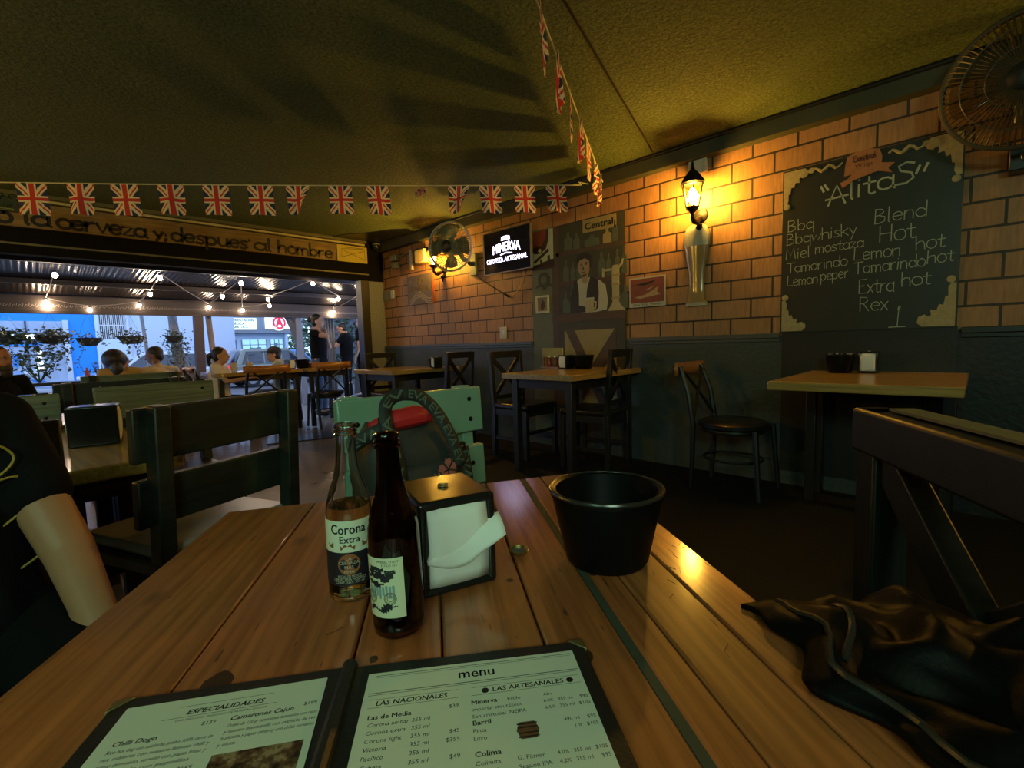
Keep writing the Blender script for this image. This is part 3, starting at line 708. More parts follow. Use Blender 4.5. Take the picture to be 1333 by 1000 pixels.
dup(l1, (1.60, 3.59, 2.125), label='lit iron wall lantern beyond the right edge past the chalkboard')
# small junction box, not a lamp itself, and bracket near the corner
t = thing('cream_box', 'square cream junction box left of the fan', 'lamp', (-5.14, YW - .07, 2.20))
b = MB().box((0, 0, 0), (.20, .13, .17)); obj('head', b, mat('box yellow cream', (.78, .62, .26), .5), t, bevel=.012); b = MB().box((0, .055, .03), (.06, .05, .06)); obj('mount', b, M_iron, t)
t = thing('speaker_bracket', 'pale metal bracket arm with two small boxes near the entrance corner', 'bracket', (-5.6, YW - .05, 2.25))
b = MB().bar((-.15, 0, .03), (.32, 0, .07), .02, .016); obj('arm', b, M_greymetal, t); b = MB().box((.17, 0, -.05), (.045, .03, .26)); obj('upright', b, M_cream, t, bevel=.004)
b = MB().box((-.23, 0, .03), (.13, .08, .08)).box((-.22, 0, -.07), (.11, .07, .075)); obj('box', b, mat('grey green plastic', (.25, .28, .2), .5), t, bevel=.006)

# wall fans
M_dull = mat('dull brown wire', (.10, .075, .035), .5, .3); M_smoke = pane('smoky fan blade', (.80, .74, .60), .05)
M_blade = mat('fan blade olive', (.13, .15, .09), .35)
def fan(label, base, hub, aimv, rad, dark=False):
    t = thing('wall_fan', label, 'fan', base, 0, 'wall fans')
    L = Vector(hub) - Vector(base); az = Vector(aimv).normalized()
    rot = az.to_track_quat('Z', 'X').to_matrix().to_4x4(); T = Matrix.Translation(L) @ rot
    b = MB()
    for k in range(72):
        a = 2 * math.pi * k / 72; c, s = math.cos(a), math.sin(a)
        pts = [(r * c, r * s, z) for r, z in ((.06, .085), (rad * .55, .075), (rad * .9, .045), (rad, 0))]
        b.tube(pts, .0034, 4, T)
        if k % 3 == 0:
            b.tube([(r * c, r * s, z) for r, z in ((.07, -.10), (rad * .6, -.09), (rad * .92, -.05), (rad, 0))], .0022, 4, T)
    for r, z in ((rad * .75, .062), (rad * .45, .079)): b.tube([(r * math.cos(a), r * math.sin(a), z) for a in [k * math.pi / 20 for k in range(40)]], .0028, 5, T, True)
    obj('guard', b, M_dull if dark else M_greymetal, t)
    b = MB().tube([(rad * math.cos(a), rad * math.sin(a), .0) for a in [k * math.pi / 24 for k in range(48)]], .011, 8, T, True)
    b.tube([(rad * .985 * math.cos(a), rad * .985 * math.sin(a), -.02) for a in [k * math.pi / 24 for k in range(48)]], .008, 8, T, True); obj('rim', b, M_dull if dark else M_fanwhite, t)
    b = MB().lathe([(.001, .092), (.055, .092), (.066, .085), (.066, .07)], (0, 0, 0), 20, T); obj('hub_badge', b, M_black, t)
    for q in range(4):
        a0 = q * math.pi / 2; b = MB()
        def bl(u, v, a0=a0):
            r = .04 + u * (rad - .07); a = a0 + (v - .5) * (.5 + .55 * math.sin(u * 2.6)); z = (v - .5) * .07
            return (r * math.cos(a), r * math.sin(a), z)
        b.grid(bl, 8, 6, T); obj('blade', b, M_smoke if dark else M_blade, t, solid=.003)
    b = MB().lathe([(.04, -.26), (.075, -.24), (.085, -.14), (.07, -.10), (.03, -.02), (.03, .03)], (0, 0, 0), 20, T); obj('motor', b, M_dull if dark else M_greymetal, t)
    b = MB().tube([T @ Vector((0, 0, -.2)), (L.x * .5, L.y * .5 , L.z - .1), (0, -.06, -.02), (0, -.02, .0)], [.03, .025, .025, .03], 10); obj('arm', b, M_greymetal, t)
    b = MB().box((0, -.02, -.02), (.11, .04, .26)); obj('wall_mount', b, M_greymetal, t, bevel=.01); return t
fan('round grey wall fan beside the lit beer sign', (-4.22, YW, 2.0), (-4.135, 3.32, 2.12), (.42, -.90, -.10), .255)
fan('wall fan above the right edge of the chalkboard', (.14, YW, 2.27), (.11, 3.42, 2.235), (-.05, -.98, -.12), .30, True)
t = thing('wall_speaker', 'small black loudspeaker right of the chalkboard', 'speaker', (.16, YW - .06, 1.93))
b = MB().box((0, 0, 0), (.17, .12, .13)); obj('cabinet', b, M_black, t, bevel=.006); b = MB().lathe([(.045, 0), (.04, .006), (.01, .002)], (0, 0, 0), 18, Matrix.Translation((0, -.06, 0)) @ Matrix.Rotation(R(90), 4, 'X')); obj('cone', b, M_vinyl, t)
b = MB().tube([(.19, YW - .01, 1.86), (.192, YW - .01, 1.60), (.19, YW - .012, 1.52)], .0035, 6).ball((.19, YW - .012, 1.51), .012, 8)
tag(obj('pull_cord', b, M_rope), 'thin pale pull cord hanging at the right edge of the bricks', 'cord')
# ------------------------------------------------------------------ sign board over the entrance (plane X = XS, local x = +Y, y up, z into the room)
def front_thing(name, label, cat, y, z, off=0.0):
    t = thing(name, label, cat, (XS + off + .001, y, z)); t.rotation_euler = (R(90), 0, R(90)); return t
M_tan = wood('tan sign board', (.22, .15, .06), (.33, .23, .09), 0, rough=.6, wear=(.12, .08, .035), wear_amt=.7)
t = front_thing('slogan_board', 'long tan board over the entrance with hand painted black slogan about beer', 'sign', 0, 2.236)
b = MB().prism(rect(-3.0, 0, 3.04, .225), .02); obj('board', b, M_tan, t)
b = MB(); TT = Matrix.Translation((0, 0, .0205))
def sl(s, y0, y1, base=.026, xh=.088, w=.029): hand(b, s, y0, base, xh, w, TT, y1 - y0)
sl('primero', -.62, .03); sl('la', .10, .28, .03); sl('cerveza', .315, 1.0); sl('y', 1.05, 1.14, .04, .06); sl(';', 1.14, 1.18, .02, .07); sl('despues', 1.20, 1.96); sl("'", 1.96, 1.99); sl('al', 2.02, 2.23); sl('hombre', 2.29, 2.99)
obj('painted_slogan', b, M_print, t, smooth=0)
t = front_thing('yellow_panel', 'small yellow panel with crossed black lines at the end of the slogan board', 'panel', 3.05, 2.235)
b = MB().prism(rect(0, 0, .44, .222), .024); obj('panel', b, mat('bright yellow paint', (.55, .46, .07), .55, var=.1), t, bevel=.002)
b = MB(); T2 = Matrix.Translation((0, 0, .0243))
for q in ([(.04, .05), (.04, .19), (.06, .19)], [(.065, .05), (.065, .17), (.38, .19)], [(.07, .06), (.39, .165)], [(.07, .155), (.40, .045)], [(.40, .19), (.405, .04), (.36, .045)], [(.10, .19), (.38, .20), (.40, .19)]): b.ribbon(q, .005, .0006, T2)
obj('line_drawing', b, M_print, t, smooth=0)
t = front_thing('dark_sign', 'dark green sign with pale DA and CIA letters behind the bunting', 'sign', -.30, 2.355, .045)
b = MB().prism(rect(-.55, 0, .37, .225), .015); obj('board', b, mat('dark green sign', (.03, .045, .025), .5), t)
b = MB(); T3 = Matrix.Translation((0, 0, .0155)); text(b, 'DA', .345, .095, .115, T3, 'r', .17, weight=.005); text(b, 'CIA', .345, .03, .05, T3, 'r', .125, weight=.002)
for yy in (.018, .205): b.prism(rect(-.5, yy, .345, yy + .006), .0006, T3)
for yy in (.008, .215): b.prism(rect(-.5, yy, .345, yy + .003), .0006, T3)
obj('lettering', b, mat('pale green lettering', (.32, .36, .14), .6), t, smooth=0)
t = thing('corner_camera', 'small dark security camera in the corner by the yellow panel', 'camera', (XS + .09, 3.60, 2.42))
b = MB().lathe([(.05, 0), (.05, -.03), (.042, -.06), (.02, -.085), (.002, -.09)], (0, 0, .08), 16); obj('dome', b, M_plastic, t); b = MB().lathe([(.06, .075), (.06, .095)], (0, 0, 0), 16); obj('base', b, mat('grey base', (.15, .15, .13), .5), t)

# ------------------------------------------------------------------ flag bunting
def flag_mat(name, c):
    m = bpy.data.materials.new(name); m.use_nodes = True; nt = m.node_tree; b = nt.nodes['Principled BSDF']
    b.inputs['Base Color'].default_value = (*c, 1); b.inputs['Roughness'].default_value = .7
    t = nt.nodes.new('ShaderNodeBsdfTranslucent'); t.inputs[0].default_value = (*c, 1); x = nt.nodes.new('ShaderNodeMixShader'); x.inputs[0].default_value = .25
    lk(nt, b.outputs[0], x.inputs[1]); lk(nt, t.outputs[0], x.inputs[2]); lk(nt, x.outputs[0], nt.nodes['Material Output'].inputs[0]); return m
MF = [flag_mat('flag blue', (.018, .03, .10)), flag_mat('flag white', (.84, .76, .54)), flag_mat('flag red', (.62, .045, .035))]
FW, FH = .188, .232
def flag_kind(u, v):          # u across the cloth height (narrow side), v along its length; centred
    x = (u - .5) * 2; y = (v - .5) * 2
    if abs(x) < .17 or abs(y) < .115: return 2
    if abs(x) < .29 or abs(y) < .20: return 1
    d = min(abs(x - y), abs(x + y))
    s = (abs(x - y) < abs(x + y))
    e = (x - y) if s else (x + y)
    if abs(e) < .30:
        off = e * (1 if y > 0 else -1) * (1 if s else -1)
        return 2 if -.02 < off < .13 else 1
    return 0
def flag_mesh(name, shape):
    b = MB(); nu, nv = 34, 40
    vs = [shape(i / nu, j / nv) for j in range(nv + 1) for i in range(nu + 1)]
    b.v = vs
    for j in range(nv):
        for i in range(nu):
            b.f.append((j * (nu + 1) + i, j * (nu + 1) + i + 1, (j + 1) * (nu + 1) + i + 1, (j + 1) * (nu + 1) + i)); b.mi.append(flag_kind((i + .5) / nu, (j + .5) / nv))
    o = obj(name, b, None, None, mats=MF, smooth=60); return o
def sh_flat(u, v): return ((u - .5) * FW + .012 * v, .010 * math.sin(u * 5 + v * 3) * v, -v * FH)
def sh_wave(u, v): return ((u - .5) * FW * (1 - .08 * v) + .02 * v, .018 * math.sin(u * 7 + 1 + v * 2) * (.3 + v), -v * FH)
def sh_twist(u, v):
    x = (u - .5) * FW; a = .9 * v * v * 1.6
    if u > .5: x2 = x * (1 - .75 * v)
    else: x2 = x * (1 - .2 * v)
    return (x2 - .01 * v, .035 * v * math.sin(u * 4) + .02 * v, -v * FH * (.95 - .35 * max(0, u - .3)))
def sh_furl(u, v): return ((u - .5) * FW * .45, .02 * math.sin(v * 9) + .012 * math.cos(u * 9), -.02 - .055 * v - .018 * math.sin(u * 6))
def garland(label, P0, P1, ts, kinds, spacing_dir=None, tail=()):
    t = thing('flag_bunting', label, 'bunting', P0, 0, 'flag buntings')
    P0 = Vector(P0); P1 = Vector(P1); L = P1 - P0
    pts = [L * (k / 20) + Vector((0, 0, -.02 * math.sin(math.pi * k / 20))) for k in range(21)] + [Vector(q) - P0 for q in tail]
    b = MB().tube(pts, .0045, 6); obj('cord', b, M_rope, t)
    ang = math.atan2(L.y, L.x); protos = {}
    for k, tt in enumerate(ts):
        kd = kinds[k % len(kinds)]
        if kd not in FL:
            FL[kd] = flag_mesh('flag', {'f': sh_flat, 'w': sh_wave, 't': sh_twist, 'u': sh_furl}[kd]); f = FL[kd]
        else:
            f = FL[kd].copy(); COL.objects.link(f)
        f.parent = t; f.location = L * tt + Vector((0, 0, -.02 * math.sin(math.pi * tt) - .002)); f.rotation_euler = (R(rnd.uniform(-5, 5)), 0, ang + R(rnd.uniform(-7, 7)) + TW.get(k, 0))
    return t
FL = {}; TW = {}
A_ = Vector((-5.19, -.017, 2.362)); B_ = Vector((-2.706, 3.561, 2.468)); D_ = B_ - A_
s_ = [(.065 + .0698 * k) for k in range(13)]
garland('long string of union flags crossing in front of the slogan board', A_ - D_ * .25, B_ + D_ * .03,
        [(.25 + q) / 1.28 for q in [.044, .116, .184, .257, .331, .406, .472, .547, .616, .697, .773, .835, .906, .973]],
        ['f', 'w', 'f', 'w', 'f', 'f', 't', 'f', 'w', 'u', 't', 'w', 'f', 'w'], tail=[(-2.62, 3.60, 2.48), (-2.56, 3.66, 2.46)])
A2 = Vector((-2.407, 3.66, 2.44)); B2 = Vector((-.55, .04, 2.47))
TW.update({0: .15, 1: .05, 2: .1, 3: .12, 4: .1, 5: .28, 6: .2})
garland('short string of union flags seen edge-on running overhead from the brick wall', A2, B2, [.04 + .0875 * k for k in range(7)], ['w', 'w', 'f', 'w', 'f', 'w', 'f'])
b = MB().tube([(-2.9, 2.6, CH - .01), (-2.55, 2.95, CH - .06), (-2.45, 3.2, CH - .012)], .003, 5); tag(obj('loose_wire', b, mat('dull wire', (.12, .12, .07), .6)), 'loose thin wire hanging from the ceiling behind the edge-on flags', 'wire')

# ------------------------------------------------------------------ chairs and tables of the wall side
def xchair(label, loc, rz, group='cross-back chairs at the wall tables'):
    t = thing('cross_back_chair', label, 'chair', loc, rz, group)
    for s in (-1, 1):
        b = MB().bar((-.215, s * .2, 0), (-.20, s * .2, .46), .042, .042, (1, 0, 0)).bar((-.20, s * .2, .45), (-.245, s * .2, .985), .042, .036, (1, 0, 0)); obj('rear_leg', b, M_blackwoodz, t, bevel=.004)
        b = MB().bar((.2, s * .2, 0), (.2, s * .2, .45), .04, .04, (1, 0, 0)); obj('front_leg', b, M_blackwoodz, t, bevel=.004)
    b = MB().bar((-.24, -.2, .955), (-.24, .2, .955), .03, .065); obj('top_rail', b, M_blackwood, t, bevel=.004)
    b = MB().bar((-.206, -.185, .56), (-.238, .185, .925), .02, .042); b.bar((-.206, .185, .56), (-.238, -.185, .925), .02, .042); obj('cross_brace', b, M_blackwood, t, bevel=.003)
    b = MB()
    for s in (-1, 1): b.bar((-.2, s * .2, .42), (.2, s * .2, .42), .025, .06); b.bar((-.2, s * .2, .17), (.2, s * .2, .17), .022, .03)
    b.bar((.2, -.2, .42), (.2, .2, .42), .025, .06); b.bar((-.2, -.2, .42), (-.2, .2, .42), .025, .06); b.bar((.2, -.2, .24), (.2, .2, .24), .022, .03); b.bar((-.2, -.2, .55), (-.2, .2, .55), .025, .04); obj('frame', b, M_blackwood, t, bevel=.003)
    b = MB().box((.0, 0, .475), (.45, .43, .05)); obj('seat_pad', b, M_vinyl, t, bevel=.018, seg=3)
    return t
c1 = xchair('dark cross-back chair on the entrance side of the middle table', (-3.08, 3.30, 0), 0)
dup(c1, (-2.33, 3.37, 0), R(189), 'dark cross-back chair between the middle table and the lone chair')
dup(c1, (-5.25, 3.20, 0), R(2), 'dark cross-back chair nearest the entrance post')
dup(c1, (-4.10, 3.13, 0), R(191), 'dark cross-back chair behind the green bench back')

def wtable(label, loc, sx, sy, z, wmat, legs):
    t = thing('wooden_table', label, 'table', loc, 0)
    b = MB().box((0, 0, z - .023), (sx, sy, .046)); obj('tabletop', b, wmat, t, bevel=.006)
    for x, y in legs:
        b = MB().box((x, y, (z - .046) / 2), (.055, .055, z - .046)); obj('leg', b, M_blackwoodz, t, bevel=.004)
    b = MB()
    xs = sorted(set(l[0] for l in legs)); ys = sorted(set(l[1] for l in legs))
    for y in ys: b.bar((xs[0], y, z - .085), (xs[-1], y, z - .085), .03, .07)
    for x in xs: b.bar((x, ys[0], z - .085), (x, ys[-1], z - .085), .03, .07)
    obj('apron', b, M_blackwood, t); return t
wtable('honey varnished table in the middle of the wall, under the mural', (-2.45, 3.235, 0), .73, .98, .815, M_tabletop, [(-.28, -.40), (.28, -.40), (-.28, .40), (.28, .40)])
wtable('varnished table nearest the entrance post, under the painted sign', (-4.66, 3.04, 0), .80, .88, .815, M_tabletop, [(-.3, -.34), (.3, -.34), (-.3, .34), (.3, .34)])
wtable('varnished table fixed to the wall under the chalkboard', (-.42, 3.25, 0), .77, .95, .815, M_tabletopx, [(-.32, .40), (.32, .40), (-.32, .2), (.32, .2)])

def cafe_chair(label, loc, rz, group, wide=1.0):
    t = thing('bentwood_chair', label, 'chair', loc, rz, group)
    for s in (-1, 1):
        y = s * .19 * wide
        b = MB().tube([(-.22, y * .95, 0), (-.205, y, .25), (-.20, y, .46), (-.235, y * 1.0, .68), (-.30, y * .92, .86)], [.017, .018, .019, .018, .016], 8); obj('rear_leg', b, M_black, t)
        b = MB().tube([(.235, y * 1.08, 0), (.215, y, .25), (.20, y * .95, .45)], [.016, .018, .02], 8); obj('front_leg', b, M_black, t)
        b = MB().tube([(-.205, s * .17 * wide, .50), (-.222, s * .1 * wide, .58), (-.25, -s * .02, .70), (-.285, -s * .16 * wide, .83)], .011, 8); obj('brace', b, M_black, t)
    b = MB()
    def rl(u, v):
        y = (u - .5) * .46 * wide; x = -.305 - .035 * (1 - ((u - .5) * 2) ** 2); return (x, y, .80 + v * .085)
    b.grid(rl, 14, 3); obj('top_rail', b, M_rail, t, solid=.02)
    b = MB().lathe([(.20, 0), (.225, .012), (.225, .035), (.20, .05), (.05, .055)], (0, 0, .435), 28, Matrix.Diagonal((1.02, 1 * wide, 1, 1))); obj('seat_pad', b, M_vinyl, t)
    b = MB().tube([(.19 * math.cos(a), .19 * wide * math.sin(a), .42) for a in [k * math.pi / 12 for k in range(24)]], .016, 8, None, True); b.tube([(.19 * math.cos(a), .17 * wide * math.sin(a), .22) for a in [k * math.pi / 12 for k in range(24)]], .009, 6, None, True); obj('seat_ring', b, M_black, t)
    return t
cafe_chair('lone bentwood chair with orange top rail against the dark wall', (-1.20, 3.40, 0), 0, 'bentwood chairs with orange rails')

# small things on the tables
def dispenser(label, loc, rz, w=.10, d=.12, h=.135, group=None, rot=None):
    t = thing('napkin_dispenser', label, 'napkin dispenser', loc, rz, group)
    b = MB(); e = .014; x0, x1, y0, y1 = -d / 2, d / 2, -w / 2, w / 2
    b.box((0, 0, h - e / 2 - .001), (d, w, e)); b.box((0, 0, .006), (d, w, .012))
    for s in (-1, 1): b.box((0, s * (w / 2 - e / 2), h / 2), (d, e, h - .004))
    b.box((0, 0, h / 2), (d * .2, w - .01, h - .01)); obj('shell', b, M_plastic, t, bevel=.0095, seg=4)
    for s in (-1, 1):
        b = MB()
        def sheet(u, v, s=s): return (s * (d / 2 - .006 - .012 * (u - .5) ** 2 + .006 * math.sin(v * 3.1)), (u - .5) * (w - 2 * e), .013 + v * (h - .026))
        b.grid(sheet, 6, 8); obj('napkin_stack', b, M_napkin, t, solid=.012)
    b = MB().lathe([(.008, 0), (.008, .002), (.004, .003), (.003, -.001)], (0, 0, h), 14); obj('screw', b, M_brass, t)
    return t
d1 = dispenser('black napkin dispenser with folded napkin sticking out, on the big front table', (-.559, .417, .7205), R(-19), .112, .125, .133)
b = MB()
def fold(u, v):           # the pulled napkin: a corner leaning out to the right
    y = -.046 + u * .108; zb = .048 - .010 * math.sin(math.pi * min(1, u * 1.5)) + .030 * max(0, u - .5) ** 1.3 * 2.2; zt = .054 + .046 * u ** .5
    return (.0585 + v * (.004 + .020 * u) + .004 * math.sin(v * 3.1), y, zt + (zb - zt) * v)
b.grid(fold, 14, 8); obj('pulled_napkin', b, M_napkin, d1, solid=.0015)
dispenser('black napkin dispenser on the middle table under the mural', (-2.66, 3.42, .816), R(-100), .10, .11, .125, 'napkin dispensers on wall tables')
dispenser('black napkin dispenser on the table nearest the entrance', (-4.25, 3.16, .816), R(-100), .085, .10, .12, 'napkin dispensers on wall tables')
dispenser('black napkin dispenser on the table under the chalkboard', (-.476, 3.60, .816), R(-90), .10, .10, .13, 'napkin dispensers on wall tables')
def bucket(label, loc, r0, r1, h, group=None):
    t = thing('ice_bucket', label, 'bucket', loc, 0, group)
    b = MB().lathe([(.001, .002), (r0 * .94, .002), (r0, .008), (r0 + (r1 - r0) * .88, h * .9), (r1 * .99, h * .91), (r1, h * .97), (r1 - .004, h), (r1 - .009, h * .98), (r0 + (r1 - r0) * .5 - .006, h * .5), (r0 - .006, .012), (.001, .010)], (0, 0, 0), 48, caps=False)
    obj('body', b, M_bucket, t)
    b = MB().tube([((r1 - .002) * math.cos(a), (r1 - .002) * math.sin(a), h - .002) for a in [k * math.pi / 28 for k in range(56)]], .0035, 8, None, True); obj('rim', b, mat('bucket rim plastic', (.02, .02, .018), .25) if 'bucket rim plastic' not in bpy.data.materials else bpy.data.materials['bucket rim plastic'], t); return t
bucket('large empty black bucket on the big front table', (-.402, .609, .7205), .063, .0865, .116)
bucket('black bucket behind the napkin dispenser on the middle table', (-2.51, 3.47, .816), .075, .095, .12, 'buckets on wall tables')
bucket('black bucket on the table nearest the entrance', (-4.36, 3.22, .816), .06, .08, .10, 'buckets on wall tables')
bucket('black bucket on the table under the chalkboard', (-.615, 3.55, .816), .062, .078, .115, 'buckets on wall tables')
b = MB()
for k in range(7): b.tube([(-.615 + .05 * math.cos(k), 3.55 + .05 * math.sin(k), .86), (-.615 + .06 * math.cos(k), 3.55 + .06 * math.sin(k), .935)], .006, 6)
tag(obj('cutlery_bundle', b, mat('steel', (.5, .5, .48), .3, .9)), 'bundle of cutlery ends in the bucket under the chalkboard', 'cutlery')
t = thing('menu_caddy', 'yellow wooden caddy board beside the napkin dispenser on the middle table', 'caddy', (-2.86, 3.47, .816))
b = MB().box((0, 0, .145), (.24, .02, .085)); obj('board', b, mat('caddy yellow', (.42, .34, .12), .6, var=.3, vscale=15), t, bevel=.002)
b = MB().box((-.105, 0, .06), (.015, .03, .12)).box((.105, 0, .06), (.015, .03, .12)).box((0, .0, .006), (.24, .08, .012)); obj('stand', b, M_rail, t)
for x, c, lab in ((-.03, (.35, .05, .02), 'red sauce bottle in the yellow caddy on the middle table'), (.04, (.16, .06, .02), 'brown sauce bottle in the yellow caddy on the middle table')):
    q = thing('sauce_bottle', lab, 'bottle', (-2.86 + x, 3.455, .829)); b = MB().lathe([(.02, 0), (.022, .01), (.022, .06), (.01, .08), (.009, .09)], (0, 0, 0), 14); obj('bottle', b, mat('sauce ' + lab[:5], c, .2), q); b = MB().lathe([(.011, .088), (.011, .104)], (0, 0, 0), 12); obj('cap', b, M_white, q)
# low box under the middle table mural skirting
# ------------------------------------------------------------------ the big front table
VA = R(-36.5); C_L = Vector((-1.125, .287, 0)); TZ = .72
VD = Vector((math.cos(VA), math.sin(VA), 0)); ND = Vector((-VD.y, VD.x, 0))
t = thing('plank_table', 'big knotty plank table in front with seams running away', 'table', (C_L.x, C_L.y, 0), VA)
ws = [-.012, .16, .335, .432, .547, .636, .687, .765, .836]     # seams across the table (measured along local y)
L_ = 1.30; sk = .11
def endx(y): return -sk * .0 + y * -.125        # the far end is a little out of square
for k in range(8):
    y0, y1 = ws[k] + .0012, ws[k + 1] - .0012
    if k == 5: y0 = .6462
    b = MB(); b.prism([(-endx(y0) * -1, y0), (L_, y0), (L_, y1), (endx(y1), y1)], .042, Matrix.Translation((0, 0, TZ - .042)))
    o = obj('plank', b, M_plank if k % 3 else M_plank2, t, bevel=.003)
b = MB(); b.prism([(endx(.636), .6352), (L_, .6352), (L_, .646), (endx(.646), .646)], .038, Matrix.Translation((0, 0, TZ - .0395))); obj('seam_filler', b, M_gap, t)
b = MB()
for x in (.06, L_ - .06): b.box((x, .37, TZ - .085), (.04, .72, .08))
for y in (.06, .77): b.box((L_ / 2, y, TZ - .085), (L_ - .12, .04, .08))
obj('apron', b, M_blackwood, t)
for x in (.09, L_ - .09):
    for y in (.07, .75):
        b = MB().box((x, y, (TZ - .045) / 2), (.08, .08, TZ - .045)); obj('leg', b, M_blackwoodz, t, bevel=.005)
def TP(x, y, z=0.0):          # point on the front table: x along the seams, y across
    p = C_L + VD * x + ND * y; return Vector((p.x, p.y, TZ + z))
# knots, stains and scratches that sit in the wood
M_knot = mat('dark knot', (.055, .022, .012), .35, coat=.3)
for (px_, py_, r1, r2) in [(-.497, .447, .011, .009), (-.298, .394, .020, .014), (-.470, .462, .005, .005), (-.546, .110, .020, .014), (-.390, .555, .005, .006), (-.46, .24, .006, .005)]:
    b = MB(); b.prism([(r1 * math.cos(a) * rnd.uniform(.85, 1.15), r2 * math.sin(a) * rnd.uniform(.85, 1.15)) for a in [k * math.pi / 8 for k in range(16)]], .0003, Matrix.Translation((px_, py_, TZ + .0002)) @ Matrix.Rotation(VA, 4, 'Z'))
    sc = obj('wood_knot', b, M_knot, None, smooth=0); sc.parent = t; sc.matrix_parent_inverse = (Matrix.Translation((C_L.x, C_L.y, 0)) @ Matrix.Rotation(VA, 4, 'Z')).inverted()
b = MB()
for k in range(34):
    x, y = rnd.uniform(.3, .95), rnd.uniform(.3, .80)
    if k < 18: x, y = rnd.uniform(.31, .47), rnd.uniform(.745, .83)
    a = rnd.uniform(-1.2, 1.2); l = rnd.uniform(.006, .020); b.ribbon([(x, y), (x + l * math.cos(a), y + l * math.sin(a))], .0007, .0003, Matrix.Translation((0, 0, TZ + .0002)))
obj('scratches', b, mat('dark scratch', (.05, .025, .012), .5), t, smooth=0)

# beer bottles
PB = [(.0005, .002), (.026, .002), (.0300, .006), (.0305, .015), (.0305, .118), (.0295, .130), (.025, .148), (.0185, .166), (.0150, .185), (.0135, .205), (.0130, .222), (.0154, .2222), (.0154, .2255), (.0134, .2265), (.0134, .2280), (.0150, .2290), (.0150, .2312), (.0133, .2322), (.0133, .2342), (.0150, .2352), (.0150, .2378), (.0130, .2395)]
PI = [(.0105, .2385), (.0108, .205), (.0125, .185), (.0160, .166), (.0225, .148), (.0272, .130), (.0282, .118), (.0282, .012), (.024, .007), (.0005, .010)]
def bottle(name, label, loc, gm, liq, fill, tilt, k=1.0):
    t = thing(name, label, 'bottle', loc); t.rotation_euler = tilt; t.scale = (k, k, k)
    b = MB().lathe(PB + PI, (0, 0, 0), 40, caps=False); obj('glass_body', b, gm, t, smooth=50)
    if fill:
        pr = [(.0005, .0102), (.0238, .0072), (.0281, .0122), (.0281, min(fill, .118))]
        if fill > .118: pr.append((.0271, .130))
        pr.append((.0005, pr[-1][1]))
        b = MB().lathe(pr, (0, 0, 0), 40, caps=False); obj('beer', b, liq, t, smooth=50)
    return t
def CYL(r, a0):              # wrap label plane (x = arc length, y = height) on the bottle
    return lambda x, y, z: ((r + z) * math.cos(a0 + x / r), (r + z) * math.sin(a0 + x / r), y)
def wrap(b, poly_rows, f): pass
def label_patch(b, f, x0, x1, y0, y1, z, n=20, wob=0.0):
    vs = []; 
    for i in range(n + 1):
        x = x0 + (x1 - x0) * i / n
        vs += [f(x, y0 + wob * math.sin(i * 2.3), z), f(x, y1 + wob * math.cos(i * 1.7), z)]
    b.add(vs, [(2 * i, 2 * i + 2, 2 * i + 3, 2 * i + 1) for i in range(n)])
def disc_patch(b, f, cx, cy, r, z, n=20):
    b.add([f(cx, cy, z)] + [f(cx + r * math.cos(2 * math.pi * k / n), cy + r * math.sin(2 * math.pi * k / n), z) for k in range(n)], [(0, 1 + k, 1 + (k + 1) % n) for k in range(n)])
M_clear = glass('clear bottle glass', (.96, .99, .96)); M_amber = glass('brown bottle glass', (.16, .05, .012)); M_beer = glass('pale beer', (.98, .95, .76), 0, 1.34); M_beer2 = glass('dark beer', (.35, .14, .03), 0, 1.34)
co = bottle('beer_bottle', 'clear beer bottle half full of pale beer with white and navy label', (-.608, .292, .7205), M_clear, M_beer, .128, (0, R(1.6), R(0)))
fa = math.atan2(-.292, .608) + R(-8)
f = CYL(.0309, fa)
b = MB(); label_patch(b, f, -.050, .050, .073, .116, 0); lb = obj('upper_label', b, mat('label white', (.66, .72, .56), .5, var=.03), co)
b = MB(); text(b, 'Corona', 0.001, .0985, .0185, None, 'c', .046, .0003, fn=f, weight=.0007); text(b, 'Extra', .003, .0865, .013, None, 'c', .026, .0003, fn=f, weight=.0005)
obj('label_lettering', b, mat('label navy print', (.008, .01, .02), .5), lb, smooth=0)
b = MB(); b.add([f(-.009, .077, .0003), f(.009, .077, .0003), f(.010, .083, .0003), f(.006, .081, .0003), f(.004, .0855, .0003), f(0, .082, .0003), f(-.004, .0855, .0003), f(-.006, .081, .0003), f(-.010, .083, .0003)], [(0, 1, 2, 3, 4, 5, 6, 7, 8)])
for sx in (-1, 1): b.add([f(sx * .019, .079, .0003), f(sx * .026, .080, .0003), f(sx * .028, .086, .0003), f(sx * .024, .083, .0003), f(sx * .019, .087, .0003)], [(0, 1, 2, 3, 4)])
obj('crown_print', b, mat('label brown print', (.22, .10, .04), .5), lb, smooth=0)
b = MB(); label_patch(b, f, -.050, .050, .028, .0735, .0001); lb2 = obj('lower_label', b, mat('label navy', (.012, .012, .02), .5), co)
b = MB(); disc_patch(b, f, .001, .057, .0145, .0004); obj('round_seal', b, mat('label copper', (.30, .10, .035), .5), lb2, smooth=0)
b = MB()
for k, s in enumerate(('LA', 'CERVEZA', 'MAS', 'FINA')): text(b, s, .001, .0635 - .006 * k, .0062, None, 'c', None, .0007, fn=f)
text(b, 'HECHO EN MEXICO', .001, .0395, .0045, None, 'c', .030, .0004, fn=f); text(b, 'CERVECERIA MODELO', .001, .0350, .0055, None, 'c', .042, .0004, fn=f); text(b, 'CONT. NET. 355 ml', .001, .0312, .0045, None, 'c', .038, .0004, fn=f)
obj('pale_lettering', b, mat('label silver print', (.5, .48, .36), .5), lb2, smooth=0)
